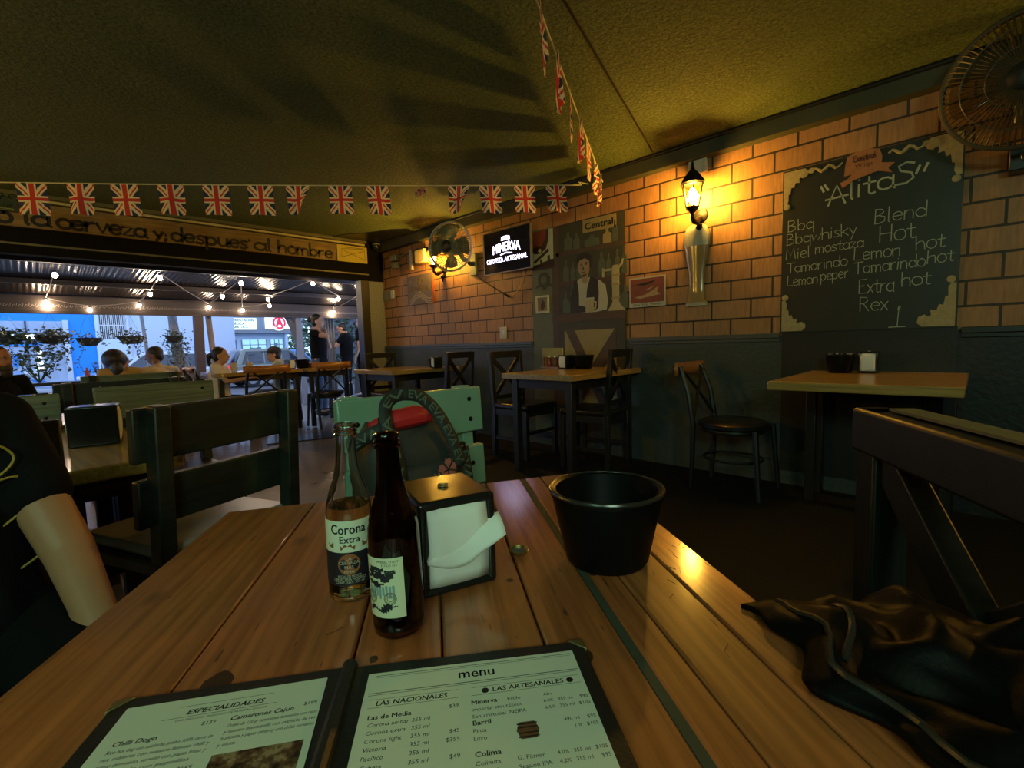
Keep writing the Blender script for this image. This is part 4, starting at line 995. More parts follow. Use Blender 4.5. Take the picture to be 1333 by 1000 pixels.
br = bottle('beer_bottle', 'dark brown beer bottle with a pale smeared label, nearest the menu', (-.487, .291, .7205), M_amber, M_beer2, .09, (0, R(-2.2), 0))
fa2 = math.atan2(-.291, .487) + R(-40)
f = CYL(.0309, fa2)
b = MB(); label_patch(b, f, -.026, .030, .030, .100, 0); lb = obj('paper_label', b, mat('label pale yellow', (.62, .66, .46), .55, var=.06), br)
b = MB(); 
for k in range(26):
    x0 = rnd.uniform(-.02, .014); y0 = rnd.uniform(.066, .086); label_patch(b, f, x0, x0 + rnd.uniform(.004, .013), y0, y0 + rnd.uniform(.002, .005), .0003 + .00002 * k, 4, .0006)
for k in range(12):
    x0 = -.018 + .0032 * k; label_patch(b, f, x0, x0 + .004, .036 + .003 * math.sin(k * .7) + .0005 * k, .041 + .003 * math.sin(k) + .0005 * k, .0003 + .00002 * k, 3, .0008)
obj('ink_brushwork', b, mat('black ink', (.012, .014, .02), .6), lb, smooth=0)
b = MB()
for k in range(9):
    x0 = -.016 + .004 * k; label_patch(b, f, x0, x0 + .0028, rnd.uniform(.046, .060), rnd.uniform(.066, .072), .0002, 2)
obj('blue_drips', b, mat('blue wash', (.20, .32, .36), .6), lb, smooth=0)
b = MB(); 
for cx, cy, r in ((-.012, .054, .008), (.013, .053, .0075)):
    for rr in (r, r * .8, r * .5):
        n = 20; vs = []
        for k in range(n): a = 2 * math.pi * k / n; vs += [f(cx + rr * math.cos(a), cy + rr * math.sin(a), .0004), f(cx + (rr - .0009) * math.cos(a), cy + (rr - .0009) * math.sin(a), .0004)]
        b.add(vs, [(2 * k, 2 * ((k + 1) % n), 2 * ((k + 1) % n) + 1, 2 * k + 1) for k in range(n)])
obj('round_stamps', b, mat('olive stamp', (.16, .16, .08), .6), lb, smooth=0)
b = MB(); text(b, 'IMPERIAL STOUT', .012, .0945, .0036, None, 'c', .026, .0003, fn=f); text(b, 'ESTILO 355', .014, .0905, .0036, None, 'c', .018, .0003, fn=f); obj('small_print', b, M_print, lb, smooth=0)
# bottle cap lying upside down
t = thing('bottle_cap', 'gold crown bottle cap lying on the front table right of the napkins', 'bottle cap', (-.521, .535, .7203))
prof = [(.001, .001), (.0105, .0012), (.0125, .0025)]
b = MB(); n = 42
vs = [(0, 0, .0008)]; 
for r, z in ((.0115, .0008), (.0135, .002), (.0150, .0055), (.0160, .0068), (.0152, .0072), (.0138, .0050), (.0118, .0022)):
    for k in range(n):
        rr = r + (.0006 if k % 2 else -.0004) * (1 if z > .004 else 0); a = 2 * math.pi * k / n; vs.append((rr * math.cos(a), rr * math.sin(a), z))
fs = [(0, 1 + (k + 1) % n, 1 + k) for k in range(n)]
for j in range(6):
    for k in range(n): fs.append((1 + j * n + k, 1 + j * n + (k + 1) % n, 1 + (j + 1) * n + (k + 1) % n, 1 + (j + 1) * n + k))
b.add(vs, fs); obj('crown', b, mat('gold cap', (.5, .40, .14), .3, .9), t, smooth=50)
b = MB().lathe([(.001, .0023), (.0118, .0024), (.0120, .0030)], (0, 0, 0), 24, caps=False); obj('liner', b, mat('cap liner', (.12, .14, .11), .35), t)

# ------------------------------------------------------------------ menu
MA = math.atan2(.190, .148)                      # direction across the pages
mo = Vector((-.458, .211, TZ + .001))
t = thing('menu', 'open black menu folder lying on the front table, green tinted pages up', 'menu', mo, MA)
# local: x to the right across the right page, y away from the camera is +? -> pages run toward -y
b = MB(); b.prism([(0.004, .004), (.246, .004), (.251, -.002), (.251, -.318), (.004, -.318)], .004); b.prism([(.006, -.002), (.006, -.31), (.0, -.31), (.0, -.002)], .006); obj('right_cover', b, M_leatherette, t, bevel=.0015)
T_l = Matrix.Rotation(R(3.5), 4, 'Z')
b = MB(); b.prism([(-.004, .006), (-.212, .008), (-.217, .002), (-.217, -.314), (-.004, -.318)], .004, T_l); obj('left_cover', b, M_leatherette, t, bevel=.0015)
b = MB(); b.tube([(0, .006, .004), (0, -.1, .005), (0, -.318, .004)], .008, 10); obj('spine', b, M_leatherette, t)
PZ = .0046
b = MB(); b.prism(rect(.022, -.306, .236, -.012), .0006, Matrix.Translation((0, 0, .004))); rp = obj('right_page', b, M_paper, t, smooth=0)
b = MB(); b.prism(rect(-.200, -.304, -.020, -.008), .0006, T_l @ Matrix.Translation((0, 0, .004))); lp = obj('left_page', b, M_paper, t, smooth=0)
TP1 = Matrix.Translation((0, 0, PZ + .00008)); TP2 = T_l @ TP1
def line(b, x0, x1, y, h, T): b.prism(rect(x0, y, x1, y + h), .00005, T)
b = MB(); tx = lambda s, x, y, h, al='l', w=None, wt=0, sl=0: text(b, s, x, y, h, TP1, al, w, 0, sl, weight=wt)
line(b, .03, .232, -.017, .0006, TP1); line(b, .03, .232, -.0195, .0003, TP1)
tx('menu', .131, -.0345, .018, 'c', .036, .0004)
line(b, .026, .234, -.0415, .0007, TP1); line(b, .026, .234, -.0440, .0004, TP1)
tx('LAS NACIONALES', .068, -.058, .0085, 'c', .066, .0003, .1); line(b, .028, .112, -.050, .0003, TP1); line(b, .028, .112, -.0605, .0003, TP1)
tx('LAS ARTESANALES', .180, -.058, .0085, 'c', .070, .0003, .1); line(b, .125, .232, -.050, .0003, TP1); line(b, .125, .232, -.0605, .0003, TP1)
for x in (.138, .222): b.prism([(x + .0035 * math.cos(k), -.0555 + .0035 * math.sin(k)) for k in [i * math.pi / 7 for i in range(14)]], .00005, TP1)
tx('$39', .112, -.072, .006, 'r'); tx('Las de Media', .030, -.0745, .0075, wt=.0003)
for k, (s, pr_) in enumerate([('Corona ambar', ''), ('Corona extra', ''), ('Corona light', '$45'), ('Victoria', '$355'), ('Pacifico', ''), ('Cubeta', '$49')]):
    y = -.083 - .0088 * k; tx(s, .031, y, .0062, sl=.15); tx('355 ml', .070, y, .006, sl=.1)
for pr_, y in (('$45', -.101), ('$355', -.110), ('$49', -.127)): tx(pr_, .112, y, .006, 'r')
tx('Las Premium', .030, -.1405, .0075, wt=.0003)
for k, s in enumerate(['Modelo especial', 'Negra modelo', 'Especial 5.0', 'Stella', 'Bohemia', 'Heineken']): tx(s, .031, -.149 - .0088 * k, .0062, sl=.15); tx('355 ml', .075, -.149 - .0088 * k, .006, sl=.1)
rows = [('Minerva', 'b', 'Estilo', 'Abv', '', ''), ('Imperial stout', '', 'Stout', '6.0%', '355 ml', '$95'), ('San cristobal', '', 'NEIPA', '6.5%', '355 ml', '$105'), ('Barril', 'b', '', '', '', ''), ('Pinta', '', '', '', '490 ml', '$95'), ('Litro', '', '', '', '1 lt', '$105'), ('', '', '', '', '', ''), ('Colima', 'b', '', '', '', ''), ('Colimita', '', 'G. Pilsner', '4.0%', '355 ml', '$105'), ('Piedra lisa', '', 'Session IPA', '4.2%', '355 ml', '$95'), ('', '', '', '', '', ''), ('Anima de Sayula', 'b', '', '', '', ''), ('Chocolate', '', 'Stout', '6.0%', '355 ml', '$110'), ('', '', '', '', '', ''), ('Santa Sabina', 'b', '', '', '', ''), ('Paramo', '', 'Export Stout', '6.8%', '355 ml', '$115'), ('', '', '', '', '', ''), ('Loba', 'b', '', '', '', ''), ('Negra', '', 'Stout', '5.8%', '355 ml', '$110')]
for k, (a, bo, st, ab, ml, pr_) in enumerate(rows):
    y = -.072 - .0082 * k; big = bo == 'b'
    if a: tx(a, .124, y, .0076 if big else .006, wt=.0003 if big else 0)
    if st: tx(st, .158, y, .0058)
    if ab: tx(ab, .2005, y, .0052, 'r')
    if ml: tx(ml, .2185, y, .0052, 'r')
    if pr_: tx(pr_, .2335, y, .0054, 'r')
obj('printed_text', b, M_print, rp, smooth=0)
b = MB(); b.prism([(.164, -.118), (.178, -.118), (.181, -.109), (.178, -.100), (.164, -.100), (.161, -.109)], .00006, TP1); ba = obj('barrel_picture', b, mat('barrel brown', (.16, .07, .03), .5, var=.3, vscale=200), rp, smooth=0)
b = MB()
for y in (-.116, -.112, -.106, -.102): b.prism(rect(.162, y - .0007, .180, y + .0007), .00004, Matrix.Translation((0, 0, .0001)) @ TP1)
obj('barrel_hoops', b, M_print, ba, smooth=0)
b = MB(); tx2 = lambda s, x, y, h, al='l', w=None, wt=0, sl=0: text(b, s, x, y, h, TP2, al, w, 0, sl, weight=wt)
line(b, -.150, -.068, -.019, .0004, TP2); tx2('ESPECIALIDADES', -.108, -.030, .0085, 'c', .066, .0004, .2); line(b, -.160, -.062, -.033, .0004, TP2); tx2('UNA DELICIOSA SELECCION DE NUESTRA COCINA', -.108, -.0375, .0035, 'c', .078)
tx2('$139', -.110, -.047, .006, 'r'); tx2('Chilli Dogo', -.188, -.056, .0075, 'l', None, .0003, .15)
for k, s in enumerate(['Rico hot dog con salchicha jumbo 100% carne de', 'res, cubierto con nuestro famoso chilli y', 'queso derretido, servido con papas fritas y', 'acompanado con pepinillos']): tx2(s, -.188, -.064 - .0072 * k, .0055, 'l', .082 - .01 * (k == 3), 0, .15)
tx2('$155', -.110, -.095, .006, 'r'); tx2('Nachos', -.188, -.104, .0075, 'l', None, .0003, .15)
for k, s in enumerate(['Crujientes totopos banados con queso, jalapeno', 'frijoles, crema y guacamole hecho en casa', 'con pico de gallo y carne a elegir', 'para compartir con tus amigos', 'pollo, res o mixto']): tx2(s, -.188, -.112 - .0072 * k, .0055, 'l', .082 - .008 * k, 0, .15)
tx2('Camarones Cajun', -.098, -.047, .0075, 'l', None, .0003, .15); tx2('$199', -.024, -.043, .006, 'r')
for k, s in enumerate(['Orden de 150 gr camarones sazonados con cajun', 'y nuestra mantequilla con salchicha de res', 'la plancha y papas cambray con chiles toreados', 'y elote']): tx2(s, -.098, -.055 - .0072 * k, .0055, 'l', .076 if k < 3 else .014, 0, .15)
obj('printed_text', b, M_print, lp, smooth=0)
m_, nt_, b_ = _new('food photograph'); nz = noise_n(nt_, coords(nt_), 90, 4, .6)
lk(nt_, ramp(nt_, nz, [(.35, (.03, .015, .01)), (.5, (.16, .08, .04)), (.62, (.36, .26, .14)), (.75, (.10, .09, .03))]), b_.inputs['Base Color']); b_.inputs['Roughness'].default_value = .35
b = MB(); b.prism(rect(-.098, -.16, -.026, -.085), .00006, TP2); obj('food_photo', b, m_, lp, smooth=0)
for x, y, T in ((.251, .004, Matrix.Identity(4)), (-.217, .006, T_l)):
    s = 1 if x > 0 else -1
    b = MB(); b.prism([(x + .0015 * s, y + .0015), (x + .0015 * s, y - .016), (x - .003 * s, y - .012), (x - .012 * s, y - .003), (x - .016 * s, y + .0015)], .0058, T @ Matrix.Translation((0, 0, -.0006))); obj('brass_corner', b, M_brass, t, bevel=.001)
# ------------------------------------------------------------------ heavy plank chairs
def plank_chair(label, loc, rz, mplank, mpost, mseat, W=.27, top=.915, two=True, group='heavy plank-back chairs'):
    t = thing('plank_chair', label, 'chair', loc, rz, group)
    for s in (-1, 1):
        y = s * (W - .055)
        b = MB().bar((-.215, y, 0), (-.215, y, .45), .045, .06, (1, 0, 0)).bar((-.215, y, .44), (-.245, y, top + .005), .045, .055, (1, 0, 0)); obj('rear_post', b, mpost, t, bevel=.005)
        b = MB().box((.19, y, .215), (.055, .055, .43)); obj('front_leg', b, M_blackwoodz, t, bevel=.005)
    for k, (z0, z1) in enumerate(((top - .155, top), (top - .345, top - .205))):
        b = MB(); xa = -.198 - .03 * (z0 - .45) / .46; xb = -.198 - .03 * (z1 - .45) / .46
        w = W if k == 0 else W * .985
        b.add([(xa, -w, z0), (xa, w, z0), (xb, w, z1), (xb, -w, z1), (xa + .03, -w, z0), (xa + .03, w, z0), (xb + .03, w, z1), (xb + .03, -w, z1)], [(0, 1, 2, 3), (7, 6, 5, 4), (0, 4, 5, 1), (1, 5, 6, 2), (2, 6, 7, 3), (3, 7, 4, 0)])
        pl = obj('back_plank', b, mplank, t, bevel=.005)
        b = MB()
        for s in (-1, 1):
            for dz in ((.045, .115) if s > 0 and k == 0 else (.08,)):
                b.lathe([(.008, 0), (.008, .003), (.004, .004)], (0, 0, 0), 10, Matrix.Translation((xa + .030 - .03 * .35 * dz / .15, s * (w - .055), z0 + dz)) @ Matrix.Rotation(R(90), 4, 'Y'))
        obj('bolt_heads', b, M_bolt, pl)
    b = MB().box((0, 0, .44), (.44, 2 * W - .06, .04)); obj('seat', b, mpost, t, bevel=.006)
    if mseat: b = MB().box((.0, 0, .476), (.42, 2 * W - .10, .035)); obj('seat_pad', b, mseat, t, bevel=.014, seg=3)
    b = MB()
    for s in (-1, 1): b.bar((-.2, s * (W - .055), .2), (.19, s * (W - .055), .2), .03, .05)
    b.bar((.19, -(W - .055), .36), (.19, W - .055, .36), .03, .08); obj('stretcher', b, M_blackwood, t, bevel=.004); return t
M_greyseat = mat('pale grey vinyl', (.30, .30, .31), .3, bmp=.1)
plank_chair('green plank-back chair with the backpack on its seat', (-1.09, .862, 0), R(-3), M_green, M_green, None, .263, .91)
plank_chair('near black plank-back chair seen from behind, between the front table and the entrance', (-1.94, .365, 0), R(201), M_edge, M_edge, M_greyseat, .275, .912)
plank_chair('dull green plank-back chair facing us across the neighbouring table', (-2.77, .48, 0), R(5), M_greenold, M_edge, M_vinyl, .25, .91)
plank_chair('dull green plank-back chair at the far left by the bearded man', (-2.92, -.13, 0), R(2), M_greenold, M_edge, M_vinyl, .24, .885)
plank_chair('black plank-back chair of the person in the black shirt', (-1.42, -.22, 0), 0, M_edge, M_edge, M_vinyl, .27, .905)
plank_chair('plank-back chair of the bearded man at the edge of the room', (-5.88, -.16, 0), R(40), M_edge, M_edge, M_vinyl, .25, .80)
plank_chair('black plank-back chair directly behind the dull green one', (-3.68, .38, 0), R(180), M_edge, M_edge, M_vinyl, .29, .915)
plank_chair('plank-back chair with mossy green top where the woman in mustard sits', (-4.45, .52, 0), R(182), M_greenold, M_edge, M_vinyl, .28, .925)
wtable('wooden table with a black napkin dispenser left of the front table', (-2.40, -.07, 0), 1.0, .78, .72, M_tabletopx, [(-.42, -.32), (.40, -.32), (-.42, .30), (.05, .30)]).rotation_euler = (0, 0, R(4))
dispenser('black napkin dispenser on the left neighbouring table, dark side towards us', (-2.42, .17, .7205), R(78), .11, .15, .152)
wtable('small table with an orange edge beyond the far left green chair', (-3.66, -.22, 0), .85, .75, .72, M_tabletopx, [(-.36, -.3), (.36, -.3), (-.36, .3), (.36, .3)])
dispenser('black napkin dispenser at the far left behind the green plank', (-3.46, .02, .7205), R(80), .12, .14, .15)

# ------------------------------------------------------------------ cross braced chair on the right
t = thing('cross_braced_chair', 'big black chair with a cross-braced back at the right edge', 'chair', (-.172, .672, 0), R(212))
HW = .27
for s in (-1, 1):
    b = MB().bar((-.225, s * (HW - .03), 0), (-.225, s * (HW - .03), .93), .06, .055, (1, 0, 0)); obj('rear_post', b, M_blackwoodz, t, bevel=.005)
    b = MB().box((.18, s * (HW - .03), .215), (.055, .055, .43)); obj('front_leg', b, M_blackwoodz, t, bevel=.005)
b = MB().box((-.222, 0, .893), (.058, 2 * HW + .02, .074)); tr = obj('top_rail', b, M_blackwood, t, bevel=.006)
b = MB().box((-.235, .01, .9355), (.036, 2 * HW - .10, .004)); obj('lit_top_strip', b, mat('lit rail top', (.16, .13, .06), .45, var=.4, vscale=30), tr)  # pale strip paints the yellow light that falls on the rail top
b = MB().bar((-.225, -(HW - .05), .86), (-.225, HW - .05, .50), .06, .035, (1, 0, 0)) ; obj('brace', b, M_blackwood, t, bevel=.004)
b = MB().bar((-.237, HW - .05, .86), (-.237, -(HW - .05), .50), .06, .03, (1, 0, 0)); obj('brace', b, M_blackwood, t, bevel=.004)
b = MB().box((-.225, 0, .49), (.04, 2 * HW - .06, .06)); obj('lower_rail', b, M_blackwood, t, bevel=.004)
b = MB().box((0, 0, .44), (.42, 2 * HW - .04, .045)); obj('seat', b, M_blackwood, t, bevel=.006)

# ------------------------------------------------------------------ black leather jacket heaped over the right table edge
M_leather = mat('black leather', (.003, .003, .003), .5, spec=.10, bmp=.25, bscale=90, bdist=.003)
def jk(u, v):
    x = .555 + u * .70; y = .795 + v * .34
    ridge = .030 * math.sin(9 * u + 5.5 * v + 1.2 * math.sin(7 * v)) + .018 * math.sin(17 * u - 9 * v + 2 * math.sin(6 * u)) + .008 * math.sin(31 * u + 22 * v)
    env = math.sin(math.pi * min(1, max(0, u * .93 + .04))) ** .55 * (math.sin(math.pi * (.03 + .80 * v)) ** .6)
    z = .004 + .052 * env + ridge * env * .8
    z += (.030 * (1 - abs(mnoise.noise(Vector((u * 3.2 + v * 2, v * 5 - u * 2, 2.2)))) * 2) + .014 * (1 - abs(mnoise.noise(Vector((u * 9 + v * 3, v * 9 - u * 5, 5.1)))) * 2)) * env - .012
    y += .016 * math.sin(u * 21) * (1 - v) + .010 * math.sin(u * 47 + 1) * (1 - v) - .05 * math.exp(-((u - .05) / .05) ** 2) * 0
    if v > .62: z -= (v - .62) ** 1.3 * 1.1
    if y > .84: z -= min(.03, (y - .84) * .2) * (1 - env)
    if u < .12: z -= (.12 - u) * .25 * v
    p = TP(x, y, max(z, .003) if y < .84 else z); return (p.x, p.y, p.z)
b = MB(); b.grid(jk, 110, 60)
t = thing('leather_jacket', 'black leather jacket heaped beside the front table in front of the cross-braced chair', 'jacket', (0, 0, 0))
obj('jacket_body', b, M_leather, t, solid=.006, smooth=80)
b = MB()
def slv(u, v):            # a sleeve lying along the heap
    a = v * 2 * math.pi; c = jk(.15 + .6 * u, .55 - .25 * u); r = .034 + .008 * math.sin(18 * u) + .004 * math.sin(3 * a + 9 * u)
    return (c[0] + ND.x * r * 1.5 * math.cos(a), c[1] + ND.y * r * 1.5 * math.cos(a), c[2] + .012 + r * .75 * math.sin(a))
b = MB()
for k, (u0, v0, u1, v1) in enumerate([(.02, .10, .30, .06), (.30, .06, .62, .03), (.05, .25, .20, .12)]):
    pts = [jk(u0 + (u1 - u0) * i / 12, v0 + (v1 - v0) * i / 12) for i in range(13)]
    b.tube([(x, y, z + .004) for x, y, z in pts], .0035, 6)
obj('zip_and_seams', b, mat('dark zip', (.05, .05, .045), .35, .6), t)

# ------------------------------------------------------------------ backpack on the green chair
t = thing('backpack', 'black backpack with lettered carry straps and a pink flower on the green chair', 'backpack', (-1.10, .70, .462), R(-6))
M_nylon = mat('dark grey nylon', (.030, .034, .033), .55, bmp=.3, bscale=180, bdist=.002)
def sup(u, v, W=.140, D=.092, Hh=.395):
    a = u * 2 * math.pi; c, s = math.cos(a), math.sin(a); n = 2.0 / 3.4
    k = 1.0 if v < .75 else 1 - .30 * ((v - .75) / .25) ** 2
    k *= .93 + .07 * min(1, v * 6)
    x = D * k * math.copysign(abs(c) ** n, c); y = W * k * math.copysign(abs(s) ** n, s)
    z = Hh * v + .010 * math.sin(a * 2 + v * 5) * v
    return (x + .004 * math.sin(9 * v + 3 * a), y + .012 * math.sin(3 * v), z)
b = MB(); b.grid(sup, 44, 22, None, True); n0 = len(b.v); b.f.append(tuple(range(n0 - 44, n0))); b.mi.append(0); b.f.append(tuple(range(43, -1, -1))); b.mi.append(0)
obj('body', b, M_nylon, t, smooth=60)
def pk(u, v): 
    q = (v - .5) * 2; w = (u - .5) * 2
    return (.088 + .028 * (1 - abs(w) ** 4) * (1 - abs(q) ** 4), w * .092 + .018, .03 + v * .27)
b = MB(); b.grid(pk, 16, 16); fp = obj('front_pocket', b, mat('pocket nylon', (.036, .040, .040), .5, bmp=.3, bscale=180, bdist=.002), t, solid=.004, smooth=70)
b = MB()
for k in range(5):
    a = R(72 * k + 20); b.prism([(.004 * math.cos(a), .004 * math.sin(a)), (.022 * math.cos(a - .5), .022 * math.sin(a - .5)), (.031 * math.cos(a - .2), .031 * math.sin(a - .2)), (.027 * math.cos(a), .027 * math.sin(a)), (.031 * math.cos(a + .2), .031 * math.sin(a + .2)), (.022 * math.cos(a + .5), .022 * math.sin(a + .5))], .001, Matrix.Translation((.1165, .062, .275)) @ Matrix(((0, 0, 1, 0), (1, 0, 0, 0), (0, 1, 0, 0), (0, 0, 0, 1))))
for k in range(3): b.prism(rect(-.002, 0, .002, .04), .001, Matrix.Translation((.1175, .037 + .012 * k, .235)) @ Matrix(((0, 0, 1, 0), (1, 0, 0, 0), (0, 1, 0, 0), (0, 0, 0, 1))) @ Matrix.Rotation(R(25), 4, 'Z'))
obj('pink_flower', b, mat('dusty pink print', (.42, .13, .11), .6), fp, smooth=0)
MS = mat('strap webbing', (.016, .020, .018), .7); ML_ = mat('strap lettering green', (.085, .125, .095), .7)
def strap(path, word, w=.034, flip=1):
    """flat webbing along path [(p, sideways)] with letters on it"""
    P = [Vector(p) for p in path]; S = []; 
    Q = []                                         # resample
    for i in range(len(P) - 1):
        p0 = P[max(i - 1, 0)]; p1 = P[i]; p2 = P[i + 1]; p3 = P[min(i + 2, len(P) - 1)]
        for k in range(8):
            tt = k / 8; Q.append(.5 * ((2 * p1) + (p2 - p0) * tt + (2 * p0 - 5 * p1 + 4 * p2 - p3) * tt * tt + (3 * p1 - p0 - 3 * p2 + p3) * tt ** 3))
    Q.append(P[-1]); b = MB(); vs = []; fr = []
    for i, p in enumerate(Q):
        d = (Q[min(i + 1, len(Q) - 1)] - Q[max(i - 1, 0)]).normalized(); side = d.cross(Vector((1, 0, .15))).normalized(); nn = side.cross(d).normalized()
        if nn.x < 0: nn = -nn
        fr.append((p, d, side, nn)); vs += [p + side * w / 2, p - side * w / 2]
    b.add(vs, [(2 * i, 2 * i + 1, 2 * i + 3, 2 * i + 2) for i in range(len(Q) - 1)])
    o = obj('carry_strap', b, MS, t, solid=.003, smooth=60)
    L = [0]
    for i in range(1, len(Q)): L.append(L[-1] + (Q[i] - Q[i - 1]).length)
    def f(x, y, z):
        x = max(0, min(x, L[-1] - 1e-5)); i = max(j for j in range(len(L)) if L[j] <= x); i = min(i, len(Q) - 2); q = (x - L[i]) / max(1e-6, L[i + 1] - L[i])
        p = fr[i][0].lerp(fr[i + 1][0], q); sd = fr[i][2].lerp(fr[i + 1][2], q); nn = fr[i][3].lerp(fr[i + 1][3], q); return tuple(p - sd * flip * y * -1 * 1 + nn * .0026)
    b = MB(); text(b, word, .01, -.010, .030, None, 'l', L[-1] - .02, 0, fn=f, weight=.001); obj('strap_lettering', b, ML_, o, smooth=0)
strap([(.118, -.055, .06), (.122, -.065, .20), (.112, -.078, .33), (.088, -.088, .41), (.070, -.080, .455), (.062, -.05, .475), (.062, -.02, .478)], 'EVA EVA EVA EV', flip=-1)
strap([(.062, -.025, .478), (.066, .015, .468), (.080, .055, .425), (.102, .082, .36), (.118, .102, .28)], 'EVA EVA EVA EV', flip=-1)
strap([(.092, .128, .32), (.100, .134, .24), (.102, .136, .14), (.100, .134, .02)], 'EVA EVA EVA', .03, flip=-1)
strap([(.05, -.17, .36), (.075, -.135, .385), (.085, -.10, .40), (.065, -.085, .415)], 'EVA E', .036, flip=-1)
b = MB(); b.tube([(.05, -.115, .40), (.055, -.06, .412), (.055, .01, .418), (.05, .05, .412)], [.014, .026, .028, .018], 10); obj('red_pouch', b, mat('bright red nylon', (.55, .025, .03), .45, bmp=.2), t)
b = MB(); b.box((.092, .118, .325), (.012, .028, .022)); obj('buckle', b, M_iron, t, bevel=.003); b = MB(); b.ball((.100, .118, .325), .006, 8); obj('stud', b, mat('chrome', (.7, .7, .65), .15, 1), t)
b = MB()
b.tube([(.09, -.125, .05), (.093, -.125, .2), (.085, -.12, .32), (.06, -.08, .375), (.055, .02, .392), (.06, .09, .375), (.085, .12, .32)], .003, 6); obj('zip', b, mat('zip teeth', (.05, .05, .05), .4), t)

# ------------------------------------------------------------------ people
M_eye = mat('eye white', (.6, .58, .54), .3); M_lip = mat('lip tone', (.30, .11, .09), .5)
def cap(b, p, q, r0, r1, n=12):
    p, q = Vector(p), Vector(q); b.tube([p, p.lerp(q, .5), q], [r0, (r0 + r1) / 2, r1], n); b.ball(p, r0, n); b.ball(q, r1, n)
def remesh(o, vox, it=5):
    m = o.modifiers.new('skin', 'REMESH'); m.mode = 'VOXEL'; m.voxel_size = vox; m.use_smooth_shade = True
    s = o.modifiers.new('smooth', 'SMOOTH'); s.factor = .5; s.iterations = it
def hand_geo(b, wrist, d, up, k=1.0):
    """palm, four unequal bent fingers and a thumb from the side of the palm"""
    w = Vector(wrist); d = Vector(d).normalized(); up = Vector(up); s = d.cross(up).normalized(); up = s.cross(d).normalized()
    P = w + d * .045 * k
    rot = Matrix((d, s, up)).transposed()
    b.ball(P, (.052 * k, .042 * k, .017 * k), 12, None, rot)
    for i, (off, ln) in enumerate(((-.029, .062), (-.010, .076), (.010, .080), (.028, .070))):
        p0 = P + d * .04 * k + s * off * k; p1 = p0 + (d * .9 + s * off * 2 - up * .25) * ln * .5 * k; p2 = p1 + (d * .6 - up * .75) * ln * .5 * k
        b.tube([p0, p1, p2], [.0095 * k, .009 * k, .0075 * k], 8); b.ball(p2, .0076 * k, 8); b.ball(p1, .009 * k, 8)
    p0 = P - d * .015 * k + s * .035 * k; p1 = p0 + (s * .75 + d * .6) * .035 * k; p2 = p1 + (s * .2 + d * .9 - up * .3) * .03 * k
    b.tube([p0, p1, p2], [.013 * k, .0105 * k, .0085 * k], 8); b.ball(p2, .0086 * k, 8); b.ball(p1, .0105 * k, 8)
